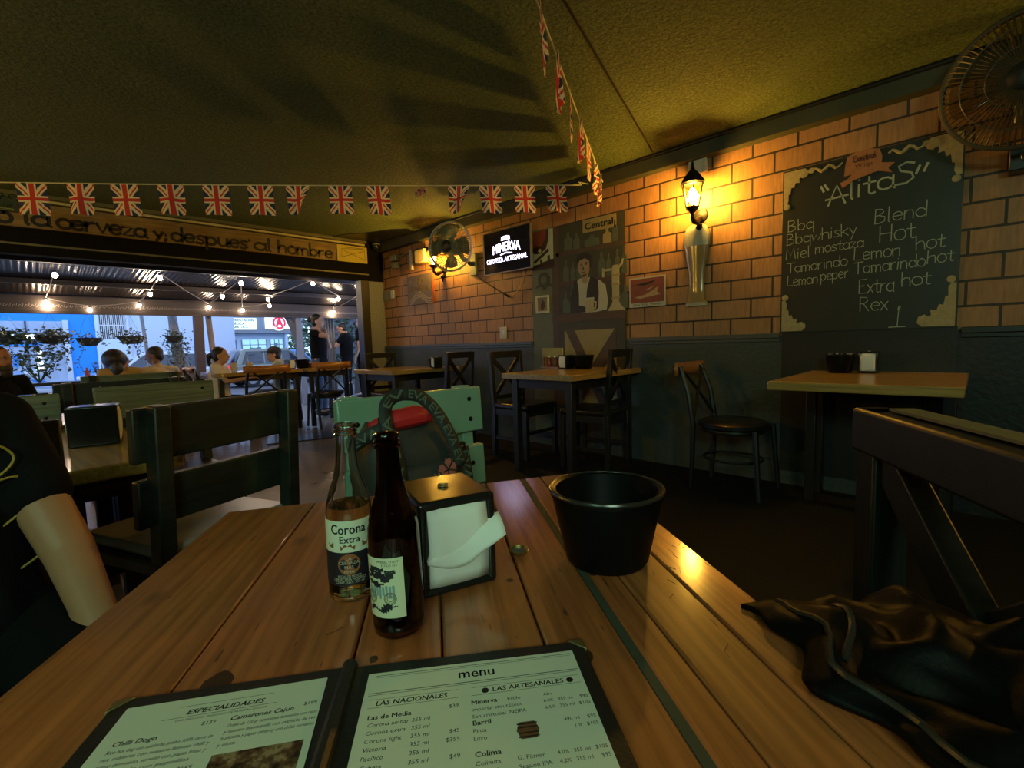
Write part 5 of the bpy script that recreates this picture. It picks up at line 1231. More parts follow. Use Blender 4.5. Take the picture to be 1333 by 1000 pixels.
def person(label, loc, rz, J, look=0.0, tilt=0.0, k=1.06, skin=None, shirt=None, sleeve='short', trousers=None, shoes=None, hair='short', hairm=None, extra=None, beard=False, print_=None, apron=None, vox=.011, group=None, female=False, capm=None):
    """J: joints in metres before scaling; x forward, y left"""
    t = thing('person', label, 'person', loc, rz, group); skin = skin or M_skin
    V = {n: Vector(p) * k for n, p in J.items()}
    pel, ch, nk, hd = V['pelvis'], V['chest'], V['neck'], V['head']
    b = MB(); sw = .85 if female else 1.0
    b.ball(pel, (.115 * k, .165 * k * (1.05 if female else 1), .12 * k)); cap(b, pel, pel.lerp(ch, .5), .125 * k, .118 * k * sw)
    b.ball(ch, (.115 * k, .165 * k * sw, .15 * k)); cap(b, pel.lerp(ch, .5), ch, .12 * k * sw, .12 * k)
    cap(b, ch + (nk - ch) * .5, nk, .075 * k, .058 * k); cap(b, nk, nk.lerp(hd, .55), .054 * k, .052 * k)
    for s in 'lr':
        sh, el, wr = V[s + 'sh'], V[s + 'el'], V[s + 'wr']
        cap(b, ch.lerp(sh, .55) + Vector((0, 0, .05 * k)), sh, .075 * k * sw, .058 * k * sw); cap(b, sh, el, .052 * k * sw, .042 * k * sw); cap(b, el, wr, .042 * k * sw, .027 * k)
        hdv = V.get(s + 'hd'); dd = (hdv if hdv else wr - el); hand_geo(b, wr, dd, (0, 0, 1) if abs(dd.normalized().z) < .85 else (1, 0, 0), k)
        hp, kn, an = V[s + 'hp'], V[s + 'kn'], V[s + 'an']
        cap(b, hp, kn, .088 * k, .058 * k); cap(b, kn, an, .055 * k, .038 * k); b.ball(kn.lerp(an, .3) + Vector((-.015 * k, 0, 0)), (.055 * k, .055 * k, .09 * k))
        cap(b, an, an + Vector((.14 * k, 0, -.045 * k)), .034 * k, .028 * k)
    HR = (Matrix.Rotation(look, 4, 'Z') @ Matrix.Rotation(tilt, 4, 'Y'))
    HM = Matrix.Translation(hd) @ HR @ Matrix.Scale(k, 4)
    b.ball((-.008, 0, .035), (.096, .076, .088), 20, HM); b.ball((.022, 0, -.035), (.070, .060, .082), 16, HM); b.ball((.05, 0, -.082), (.032, .034, .026), 12, HM)
    b.tube([(.086, 0, .02), (.106, 0, -.018), (.092, 0, -.03)], [.009, .015, .010], 8, HM); b.ball((.104, 0, -.02), .014, 8, HM)
    b.ball((.086, 0, -.055), (.012, .024, .008), 10, HM); b.ball((.083, 0, .026), (.014, .052, .010), 10, HM)
    for s in (-1, 1): b.ball((-.01, s * .077, -.005), (.022, .010, .034), 10, HM)
    o = obj('body', b, skin, t); remesh(o, vox * .75, 3)
    b = MB()
    for s in (-1, 1): b.ball((.080, s * .031, .008), (.010, .0125, .0065), 10, HM)
    obj('eyes', b, M_eye, t); b = MB()
    for s in (-1, 1): b.ball((.0875, s * .031, .008), (.0035, .0055, .0055), 10, HM)
    obj('irises', b, M_hair, t); b = MB()
    for s in (-1, 1): b.ball((.0885, s * .033, .030), (.005, .019, .0032), 8, HM); b.ball((.084, s * .031, .0145), (.009, .0135, .0022), 8, HM)
    obj('brows', b, M_hair, t)
    b = MB(); b.ball((.0935, 0, -.0525), (.006, .021, .0042), 10, HM); b.ball((.0925, 0, -.0605), (.006, .017, .0048), 10, HM); obj('lips', b, M_lip, t)
    hm = hairm or M_hair
    b = MB()
    if hair != 'none':
        b.ball((-.026, 0, .050), (.098, .084, .088), 18, HM); b.ball((-.050, 0, -.005), (.062, .080, .085), 14, HM)
        if hair == 'bun': b.ball((-.135, 0, .04), (.045, .05, .05), 12, HM)
        if hair == 'tail': b.tube([(-.10, 0, .04), (-.155, 0, .01), (-.16, .01, -.08), (-.14, .01, -.17)], [.03, .035, .03, .012], 10, HM)
        if hair == 'long':
            b.ball((-.06, 0, -.07), (.06, .095, .14), 14, HM); b.ball((-.03, .07, -.06), (.05, .03, .12), 10, HM); b.ball((-.03, -.07, -.06), (.05, .03, .12), 10, HM)
        if hair == 'big':
            b.ball((-.05, 0, .03), (.13, .14, .13), 14, HM); b.ball((-.06, .05, -.09), (.08, .10, .13), 12, HM); b.ball((-.06, -.06, -.10), (.07, .09, .14), 12, HM)
        o = obj('hair', b, hm, t); remesh(o, vox * .9, 4)
    if beard:
        b = MB(); b.ball((.045, 0, -.085), (.056, .058, .045), 12, HM); b.ball((.05, 0, -.13), (.045, .05, .06), 12, HM); b.ball((.088, 0, -.048), (.014, .03, .008), 8, HM)
        for s in (-1, 1): b.ball((.02, s * .06, -.055), (.03, .018, .045), 10, HM)
        o = obj('beard', b, hm, t); remesh(o, vox * .8, 3)
    if capm:
        b = MB(); b.ball((-.015, 0, .065), (.108, .092, .085), 16, HM); b.prism([(.05, -.07), (.10, -.078), (.165, -.05), (.18, 0), (.165, .05), (.10, .078), (.05, .07)], .012, HM @ Matrix.Translation((0, 0, .055))); obj('baseball_cap', b, capm, t)
    if shirt:
        b = MB(); g = .016 * k
        b.ball(ch, (.122 * k + g, .165 * k * sw + g, .15 * k + g)); cap(b, pel + (ch - pel) * .12, ch, .138 * k * (.95 if female else 1), .125 * k + g); b.ball(pel + (ch - pel) * .18, (.128 * k, .165 * k, .08 * k))
        for s in 'lr':
            sh, el, wr = V[s + 'sh'], V[s + 'el'], V[s + 'wr']
            cap(b, ch.lerp(sh, .5) + Vector((0, 0, .055 * k)), sh, .082 * k, .068 * k)
            if sleeve == 'short': cap(b, sh, sh.lerp(el, .55), .066 * k, .062 * k)
            if sleeve == 'cap': cap(b, sh, sh.lerp(el, .28), .064 * k, .060 * k)
            if sleeve == 'long': cap(b, sh, el, .066 * k, .056 * k); cap(b, el, el.lerp(wr, .92), .056 * k, .042 * k)
        cap(b, ch + (nk - ch) * .55, ch + (nk - ch) * .9, .085 * k, .068 * k)
        o = obj('shirt', b, shirt, t); remesh(o, vox, 4)
        if print_: print_(t, k, V)
    if trousers:
        b = MB(); b.ball(pel, (.128 * k, .172 * k, .125 * k))
        for s in 'lr':
            hp, kn, an = V[s + 'hp'], V[s + 'kn'], V[s + 'an']
            cap(b, hp, kn, .102 * k, .072 * k); cap(b, kn, an + (kn - an) * .08, .072 * k, .058 * k)
        o = obj('trousers', b, trousers, t); remesh(o, vox, 4)
    if apron:
        b = MB(); b.ball(pel + Vector((.02 * k, 0, -.12 * k)), (.125 * k, .185 * k, .30 * k)); o = obj('apron', b, apron, t); remesh(o, vox, 4)
    if shoes:
        for s in 'lr':
            an = V[s + 'an']; b = MB(); f0 = Vector((an.x, an.y, an.z - .05 * k))
            b.ball(f0 + Vector((.0, 0, .012 * k)), (.055 * k, .045 * k, .055 * k)); b.ball(f0 + Vector((.09 * k, 0, -.005 * k)), (.105 * k, .046 * k, .04 * k)); o = obj('shoe', b, shoes, t); remesh(o, vox, 3)
    return t
def sit(**kw):
    J = dict(pelvis=(0, 0, .50), chest=(-.01, 0, .86), neck=(0, 0, 1.06), head=(.03, 0, 1.22), lsh=(0, .19, 1.0), rsh=(0, -.19, 1.0), lel=(.10, .23, .74), rel=(.10, -.23, .74), lwr=(.32, .16, .76), rwr=(.32, -.16, .76),
             lhp=(.02, .095, .50), rhp=(.02, -.095, .50), lkn=(.43, .12, .50), rkn=(.43, -.12, .50), lan=(.42, .12, .09), ran=(.42, -.12, .09)); J.update(kw); return J
def stand(**kw):
    J = dict(pelvis=(0, 0, .93), chest=(.0, 0, 1.25), neck=(0, 0, 1.43), head=(.02, 0, 1.58), lsh=(0, .19, 1.38), rsh=(0, -.19, 1.38), lel=(-.02, .24, 1.10), rel=(-.02, -.24, 1.10), lwr=(.06, .24, .86), rwr=(.06, -.24, .86),
             lhp=(0, .09, .88), rhp=(0, -.09, .88), lkn=(.02, .10, .48), rkn=(.02, -.10, .48), lan=(-.01, .11, .09), ran=(-.01, -.11, .09)); J.update(kw); return J
def yellow_print(t, k, V):
    b = MB(); 
    c = V['chest']
    def P_(y, z): return (c.x + .153 * k + max(0, -(z - c.z) - .1) * .32 - .9 * (y - c.y) ** 2 * 1.6, y, z)
    def curve(pts):
        q = []
        for i in range(len(pts) - 1):
            p0, p1, p2, p3 = pts[max(i - 1, 0)], pts[i], pts[i + 1], pts[min(i + 2, len(pts) - 1)]
            for s in (0, .2, .4, .6, .8): q.append(tuple(.5 * (2 * p1[a] + (p2[a] - p0[a]) * s + (2 * p0[a] - 5 * p1[a] + 4 * p2[a] - p3[a]) * s * s + (3 * p1[a] - p0[a] - 3 * p2[a] + p3[a]) * s ** 3) for a in (0, 1)))
        q.append(pts[-1]); b.tube([P_(c.y + y + .02, c.z + z - .07) for y, z in q], .0022, 6)
    curve([(.02, .12), (.08, .13), (.11, .10), (.09, .07), (.05, .06), (.03, .09)]); curve([(.05, .05), (.11, .06), (.13, .02), (.10, -.02), (.04, -.05)]); curve([(.13, .02), (.15, -.02), (.15, -.07), (.13, -.10), (.05, -.13)])
    curve([(-.02, -.16), (.05, -.15), (.10, -.18), (.08, -.23), (.03, -.27)]); curve([(.10, -.2), (.12, -.24), (.10, -.28), (.05, -.30)]); curve([(-.05, .1), (-.1, .05), (-.08, -.02), (-.02, -.05)])
    obj('yellow_print', b, mat('yellow shirt print', (.42, .32, .05), .8), t)
person('person in a black printed shirt sitting at the left end of the front table', (-1.40, -.13, 0), R(8),
       sit(pelvis=(.06, 0, .50), chest=(-.05, -.04, .84), neck=(-.05, -.04, 1.02), head=(-.02, -.04, 1.18), lsh=(-.07, .085, .925), lel=(.135, .145, .67), lwr=(.35, .155, .51), rsh=(0, -.19, .99), rel=(.12, -.25, .73), rwr=(.33, -.17, .58), lhd=(.6, -.5, -.35)),
       k=1.0, skin=mat('tan skin', (.40, .20, .105), .5, var=.06), shirt=M_blackcloth, trousers=M_blackcloth, shoes=M_black, print_=yellow_print, vox=.009, hair='short')
person('bearded man at the far left edge beyond the green chair', (-5.88, -.16, 0), R(40), sit(), look=R(5), k=.86, skin=mat('ruddy skin', (.38, .17, .12), .55), shirt=M_blackcloth, trousers=M_jean, shoes=M_black, beard=True, hairm=mat('dark brown hair', (.03, .022, .016), .6))
person('woman with thick black hair and a mustard top, seen from behind on the terrace', (-7.02, .76, .0), R(178), sit(head=(.05, .0, 1.10), neck=(.01, 0, .99), chest=(0, 0, .83), lsh=(0, .17, .95), rsh=(0, -.17, .95)), look=R(-75), k=.90, shirt=mat('mustard cotton', (.42, .27, .09), .85), sleeve='cap', trousers=M_jean, shoes=M_black, hair='big', female=True)
person('man in a cream shirt leaning over his table on the terrace', (-7.15, 1.16, 0), R(-162), sit(head=(.14, 0, 1.16), neck=(.08, 0, 1.03), chest=(.03, 0, .84), lsh=(.05, .19, .95), rsh=(.05, -.19, .95)), look=R(50), tilt=R(12), k=.89, skin=mat('brown skin', (.22, .11, .075), .55), shirt=mat('cream cotton', (.58, .44, .27), .85), trousers=M_jean, shoes=M_black)
person('woman in a white tee with dark tied hair at the terrace table', (-6.75, 1.68, 0), R(62), sit(lel=(.12, .2, .78), lwr=(.36, .06, .83), rel=(.14, -.2, .80), rwr=(.38, -.10, .83), head=(.04, 0, 1.16), neck=(.0, 0, 1.01)), k=.87, skin=M_skin2, shirt=mat('white cotton', (.72, .66, .55), .85), trousers=M_blackcloth, shoes=M_white, hair='tail', female=True)
person('man in a grey tee and dark cap sitting at the terrace table', (-7.22, 2.58, 0), R(-120), sit(head=(.09, 0, 1.14), rel=(.16, -.26, .80), rwr=(.34, -.1, .83), lel=(.15, .22, .8), lwr=(.36, .08, .83), neck=(.04, 0, 1.0)), look=R(14), k=.87, skin=M_skin2, shirt=mat('grey green cotton', (.40, .42, .34), .85), trousers=M_jean, shoes=M_black, capm=mat('dark cap', (.02, .02, .035), .7))
person('woman in a black top and jeans standing with her hand to her neck', (-7.50, 3.28, 0), R(45), stand(rel=(.22, -.18, 1.33), rwr=(.02, -.06, 1.44), lel=(.10, .24, 1.16), lwr=(.10, .1, 1.38), rhd=(-.5, .3, .3), lhd=(0, -.4, .6)), look=R(5), k=.94, skin=M_skin2, shirt=M_blackcloth, sleeve='cap', trousers=M_jean, shoes=M_black, hair='bun', apron=M_blackcloth, female=True)
person('person in black rubbing their eyes, facing the standing woman', (-9.45, 4.72, -.02), R(-130), stand(head=(.07, 0, 1.53), lel=(.16, .18, 1.16), lwr=(.22, -.02, 1.20), rel=(.15, -.28, 1.27), rwr=(.16, -.10, 1.50), rhd=(0, .5, .4), lhd=(.2, -.5, .1)), tilt=R(22), k=.97, skin=M_skin2, shirt=M_blackcloth, trousers=M_blackcloth, shoes=mat('pale shoe', (.5, .47, .42), .6), hair='short')
person('person half hidden behind the entrance post beside the two standing people', (-9.65, 5.20, -.02), R(-140), stand(), k=1.03, skin=M_skin2, shirt=M_blackcloth, trousers=M_blackcloth, shoes=M_black, hair='short')
# ------------------------------------------------------------------ terrace roof and its lights
def roofz(x): return 1.93 + .085 * (x + 9.4)
M_tin = corrugated('dark corrugated tin', (.075, .054, .048), .95, .24, 1, 34)
b = MB(); b.add([(-9.55, -4, roofz(-9.55)), (-6.3, -4, roofz(-6.3)), (-6.3, 7.5, roofz(-6.3)), (-9.55, 7.5, roofz(-9.55)), (-9.55, -4, roofz(-9.55) + .03), (-6.3, -4, roofz(-6.3) + .03), (-6.3, 7.5, roofz(-6.3) + .03), (-9.55, 7.5, roofz(-9.55) + .03)], [(0, 3, 2, 1), (4, 5, 6, 7), (0, 1, 5, 4), (1, 2, 6, 5), (2, 3, 7, 6), (3, 0, 4, 7)])
struct('roof_terrace', b, M_tin, smooth=0)
M_steel = mat('brown grey steel', (.060, .045, .040), .5, .3)
b = MB()
for x in (-7.1, -8.3): b.box((x, 1.7, roofz(x) - .035), (.06, 11, .06))
struct('beam_purlin', b, M_steel)
b = MB().box((-9.4, 1.7, 1.80), (.07, 11.2, .25)).box((-9.36, 1.7, 1.69), (.03, 11.2, .05)); struct('beam_terrace', b, M_steel, bevel=.006)
b = MB()
for k in range(150): 
    y = -3 + k * .06; b.ribbon([(y, 1.76), (y + .02, 1.79), (y + .045, 1.765), (y + .05, 1.80)], .006, .002, Matrix.Translation((-9.364, 0, 0)) @ Matrix(((0, 0, 1, 0), (1, 0, 0, 0), (0, 1, 0, 0), (0, 0, 0, 1))))
struct('beam_scrollwork', b, mat('pale scroll paint', (.36, .30, .26), .6))
BL = [(-7.49, .32, 1.98), (-9.31, .28, 1.83), (-9.32, .73, 1.73), (-9.31, 1.31, 1.82), (-8.41, 1.32, 1.9), (-7.31, 1.26, 2.0), (-9.31, 2.25, 1.82), (-8.35, 2.21, 1.91), (-7.33, 2.18, 2.0), (-9.31, 2.76, 1.78), (-9.03, 3.12, 1.85), (-8.45, 2.9, 1.9), (-7.03, 3.05, 2.02), (-8.09, 3.95, 1.93), (-9.31, 4.42, 1.8), (-7.93, 4.25, 1.94), (-8.95, 4.8, 1.86)]
E_str = emis('string bulb glow', (1.0, .80, .58), 70)
t = thing('string_lights', 'string of warm bulbs zigzagging under the tin terrace roof', 'string lights', (-8.4, 2.2, 1.95))
o0 = Vector((-8.4, 2.2, 1.95)); b = MB(); pts = []
for k, p in enumerate(BL):
    q = Vector(p) - o0 + Vector((0, 0, .055)); pts.append(q)
    if k + 1 < len(BL): n = Vector(BL[k + 1]) - o0 + Vector((0, 0, .055)); pts.append(q.lerp(n, .5) + Vector((0, 0, -.015)))
b.tube(pts, .007, 6); obj('cord', b, mat('pale cord', (.30, .25, .22), .6), t)
b0 = None
for k, p in enumerate(BL):
    if b0 is None:
        b = MB().lathe([(.004, -.030), (.018, -.022), (.027, -.004), (.024, .012), (.013, .026)], (0, 0, 0), 14); b0 = obj('bulb', b, E_str, t)
        b = MB().lathe([(.014, .026), (.015, .055), (.006, .06)], (0, 0, 0), 10); s0 = obj('socket', b, M_black, b0); b0.location = Vector(p) - o0
    else: c = dup(b0, Vector(p) - o0, parent=t)
for p in (BL[1], BL[4], BL[8], BL[11], BL[14]): lamp('string_light_glow', 'POINT', (p[0], p[1], p[2] - .06), 9, (1.0, .72, .45), .03)
# posts of the terrace
M_post = mat('dark brown post', (.075, .05, .05), .6, bmp=.2); M_tanpost = wood('weathered tan post', (.24, .17, .12), (.34, .25, .18), 2, rough=.7)
def tpost(label, p, q, w, m):
    t = thing('terrace_post', label, 'post', (q[0], q[1], 0)); b = MB().bar((p[0] - q[0], p[1] - q[1], p[2]), (0, 0, q[2]), w, w, (1, 0, 0)); obj('shaft', b, m, t, bevel=.004); return t
tpost('dark leaning post under the terrace beam', (-9.42, 2.10, 1.70), (-9.42, 2.06, -.01), .13, M_post)
tpost('slim tan post beside the dark leaning post', (-9.55, 2.28, 1.70), (-9.55, 2.36, -.01), .075, M_tanpost)
tpost('grey steel post right of the pharmacy sign', (-9.42, 3.74, 1.70), (-9.42, 3.80, -.01), .10, mat('grey post', (.22, .22, .25), .5))
tpost('thin grey post left of the standing woman', (-9.42, 4.06, 1.70), (-9.42, 4.12, -.01), .07, bpy.data.materials['grey post'])
tpost('slender pale pole behind the hanging baskets', (-10.4, 1.45, 2.2), (-10.4, 1.58, -.1), .05, mat('pale pole', (.34, .35, .37), .5))
# tarp gathered at the right side
t = thing('rolled_tarp', 'grey rolled tarp tied diagonally by the steel post', 'tarp', (-9.5, 3.7, 0))
b = MB().tube([(0, -.14, 1.74), (.0, -.02, 1.55), (0, .08, 1.25), (0, .10, .8), (0, .10, .2), (0, .10, 0)], [.05, .08, .09, .07, .07, .06], 10); obj('cloth', b, mat('tarp grey', (.13, .13, .15), .8, bmp=.5, bscale=20, bdist=.03), t)
t = thing('grey_curtain', 'grey plastic curtain hanging between the terrace posts on the right', 'curtain', (-9.55, 4.3, 0))
b = MB()
b.grid(lambda u, v: (.03 * math.sin(u * 40), -.16 + u * .38, .02 + v * 1.68), 40, 4); obj('sheet', b, mat('clear grey curtain', (.26, .26, .29), .4), t, solid=.004)

# terrace table, chairs and what stands on it
wtable('brown terrace table where the couple sits', (-6.85, 2.10, 0), .66, 1.05, .80, M_tabletop, [(-.27, -.45), (.27, -.45), (-.27, .45), (.27, .45)])
wtable('brown terrace table beside the standing woman', (-6.80, 2.98, 0), .66, .62, .80, M_tabletop, [(-.27, -.25), (.27, -.25), (-.27, .25), (.27, .25)])
cafe_chair('bentwood chair with a wide brown rail in front of the terrace couple', (-6.38, 2.02, 0), R(180), 'bentwood chairs with orange rails', 1.15)
cafe_chair('bentwood chair with an orange rail at the right end terrace table', (-6.36, 2.86, 0), R(175), 'bentwood chairs with orange rails')
cafe_chair('bentwood chair of the woman in the white tee', (-6.77, 1.66, 0), R(62), 'bentwood chairs with orange rails')
cafe_chair('bentwood chair of the man in the dark cap', (-7.22, 2.58, 0), R(-120), 'bentwood chairs with orange rails')
dispenser('black napkin dispenser on the terrace table', (-6.70, 2.52, .801), R(20), .10, .10, .13)
bucket('black bucket beside the terrace napkin dispenser', (-6.73, 2.70, .801), .075, .09, .12)
for y, lab in ((2.02, 'paper cup with a straw on the terrace table'), (1.84, 'pale patterned cup by the arm of the woman in the white tee')):
    t = thing('paper_cup', lab, 'cup', (-6.72, y, .801)); b = MB().lathe([(.032, 0), (.042, .11), (.044, .114), (.040, .112)], (0, 0, 0), 18); obj('cup', b, mat('cup white ' + str(y), (.62, .60, .66), .5, var=.4, vscale=60), t)
    if y > 2: b = MB().tube([(0, 0, .05), (.01, -.02, .19)], .004, 6); obj('straw', b, M_white, t)
t = thing('wooden_tray', 'wooden serving tray standing on the right terrace table', 'tray', (-6.78, 3.0, .801))
b = MB().box((0, 0, .008), (.30, .42, .016)); b.box((.145, 0, .035), (.014, .42, .06)).box((-.145, 0, .035), (.014, .42, .06)).box((0, .205, .035), (.28, .014, .06)).box((0, -.205, .035), (.28, .014, .06)); obj('tray', b, M_rail, t, bevel=.003)
# table and chairs of the other terrace couple
wtable('terrace table of the couple seen from behind', (-7.5, .98, 0), .6, .9, .76, M_tabletop, [(-.24, -.38), (.24, -.38), (-.24, .38), (.24, .38)])
plank_chair('low dark plank chair under the woman in the mustard top', (-7.02, .72, 0), R(178), M_edge, M_edge, None, .2, .74); plank_chair('low dark plank chair under the man in the cream shirt', (-7.15, 1.18, 0), R(-162), M_edge, M_edge, None, .2, .74)
t = thing('rubber_mat', 'dark rubber mat on the floor at the entrance', 'mat', (-5.75, 2.30, .001), R(70)); b = MB().box((0, 0, .006), (.85, .45, .012)); obj('mat', b, M_vinyl, t, bevel=.004)
t = thing('sauce_bottle', 'red sauce bottle on the terrace rail by the hanging plants', 'bottle', (-8.9, .60, .72)); b = MB().lathe([(.03, 0), (.032, .02), (.03, .11), (.012, .15), (.012, .18)], (0, 0, 0), 14); obj('bottle', b, mat('red bottle', (.30, .04, .03), .3), t)
t = thing('serving_shelf', 'low dark shelf along the terrace edge under the plants', 'shelf', (-8.95, .45, 0)); b = MB().box((0, 0, .70), (.3, 1.5, .04)); obj('shelf_top', b, M_blackwood, t)
for y in (-.65, .65): b = MB().box((0, y, .34), (.06, .06, .68)); obj('leg', b, M_blackwoodz, t)

# ------------------------------------------------------------------ plants
def leafmat(name, c): return mat(name, c, .5, var=.5, vscale=14)
M_leaf = leafmat('leaf green', (.05, .085, .03)); M_leaf2 = leafmat('dusty leaf green', (.09, .11, .065)); M_soil = mat('black pot', (.02, .02, .022), .6)
def leaves(b, pts, size, jit):
    for p in pts:
        d = Vector((rnd.uniform(-1, 1), rnd.uniform(-1, 1), rnd.uniform(-.9, .5))).normalized(); s = d.cross(Vector((rnd.uniform(-1, 1), rnd.uniform(-1, 1), 1))).normalized(); n = s.cross(d); l = size * rnd.uniform(.6, 1.25); q = Vector(p) + Vector((rnd.gauss(0, jit), rnd.gauss(0, jit), rnd.gauss(0, jit * .6)))
        b.add([q, q + d * l * .4 + s * l * .42 + n * .1 * l, q + d * l, q + d * l * .4 - s * l * .42 + n * .1 * l, q + d * l * .45 - n * .08 * l], [(0, 1, 4), (1, 2, 4), (2, 3, 4), (3, 0, 4)])
def hanging(label, loc, w, n, trail, m, size=.045):
    t = thing('hanging_plant', label, 'plant', loc, 0, 'hanging plants along the terrace edge')
    b = MB().lathe([(.02, -.10), (w * .55, -.095), (w * .9, -.02), (w, .02), (w * .9, .02), (w * .5, -.03), (.01, -.03)], (0, 0, 0), 18, Matrix.Diagonal((.7, 1, 1, 1))); obj('basket', b, M_soil, t)
    b = MB()
    for s in (-1, 1): b.tube([(0, s * w * .8, .0), (0, 0, 1.68 - loc[2])], .0016, 5)
    obj('hanger', b, M_black, t)
    b = MB(); pts = [(rnd.gauss(.03, w * .4), rnd.gauss(0, w * .62), rnd.uniform(-.09, .11)) for _ in range(int(n * 1.5))]
    for k in range(trail):
        y0 = rnd.uniform(-w, w); x0 = rnd.uniform(-.05, .08); L = rnd.uniform(.25, .55); st = []
        for j in range(9): st.append((x0 + .02 * math.sin(j + k), y0 + .035 * math.sin(j * .8 + k * 2), .03 - L * j / 8))
        b.tube(st, .003, 4); pts += [(x, y, z) for (x, y, z) in st for _ in range(2)]
    leaves(b, pts, size, .02); obj('foliage', b, m, t, smooth=0); return t
hanging('bushy hanging plant above the bearded man', (-9.25, -.14, 1.34), .20, 150, 7, M_leaf, .06)
hanging('trailing hanging plant in front of the blue shop window', (-9.25, .29, 1.34), .17, 120, 9, M_leaf2, .055)
hanging('small bowl shaped hanging basket against the blue wall', (-9.25, .68, 1.30), .15, 60, 1, M_leaf2, .04)
hanging('hanging basket in front of the barred window', (-9.25, 1.16, 1.32), .17, 90, 3, M_leaf2, .045)
hanging('hanging plant wrapped round the tree trunk', (-9.40, 1.74, 1.33), .13, 70, 6, M_leaf, .045)
def bushy(label, loc, n, h, m, pot=True, spread=.16, size=.05):
    t = thing('potted_plant', label, 'plant', loc)
    if pot: b = MB().box((0, 0, .11), (.2, .34, .22)); obj('planter', b, mat('planter mauve', (.16, .12, .15), .7), t, bevel=.01)
    b = MB(); pts = []
    for k in range(8):
        a = k * .8; st = [(spread * .9 * q * math.cos(a), spread * 1.4 * q * math.sin(a), .2 * pot + h * q) for q in (0, .33, .66, 1)]; b.tube(st, [.008, .006, .004, .002], 5)
        pts += [Vector(st[0]).lerp(Vector(st[3]), rnd.uniform(.2, 1)) for _ in range(n // 8)]
    leaves(b, pts, size, .05); obj('foliage', b, m, t, smooth=0); return t
bushy('leafy plant rising at the terrace edge below the trailing basket', (-9.0, .12, .72), 130, .42, M_leaf, False, .2, .06)
bushy('spiky little plant in front of the blue wall', (-9.0, .73, .72), 40, .24, M_leaf2, False, .05, .04)
t = thing('tree', 'tree trunk with ivy standing in a mauve planter by the terrace', 'tree', (-10.0, 1.85, 0))
b = MB().tube([(0, .08, .1), (0, .07, .75), (0, .03, 1.1), (-.02, -.0, 1.7), (-.05, -.04, 3.2)], [.20, .15, .085, .065, .06], 12); obj('trunk', b, mat('grey bark', (.24, .23, .23), .85, bmp=.8, bscale=30, bdist=.02, var=.4, vscale=12), t)
b = MB(); leaves(b, [(.08 + rnd.gauss(0, .03), rnd.uniform(-.13, .2), rnd.uniform(.75, 1.25)) for _ in range(170)], .05, .025); obj('ivy', b, leafmat('ivy grey green', (.10, .11, .075)), t, smooth=0)
b = MB(); leaves(b, [(rnd.gauss(0, .6), rnd.gauss(0, .7), 3.4 + rnd.gauss(0, .35)) for _ in range(700)], .16, .1); obj('crown', b, M_leaf, t, smooth=0)
t = thing('planter_box', 'mauve planter box at the foot of the tree', 'planter', (-9.62, 1.80, 0)); b = MB().box((0, 0, .36), (.28, .62, .72)); obj('box', b, mat('mauve stone', (.20, .15, .19), .7, bmp=.4), t, bevel=.01)
b = MB().box((0, 0, .722), (.22, .56, .02)); obj('soil', b, M_soil, t)

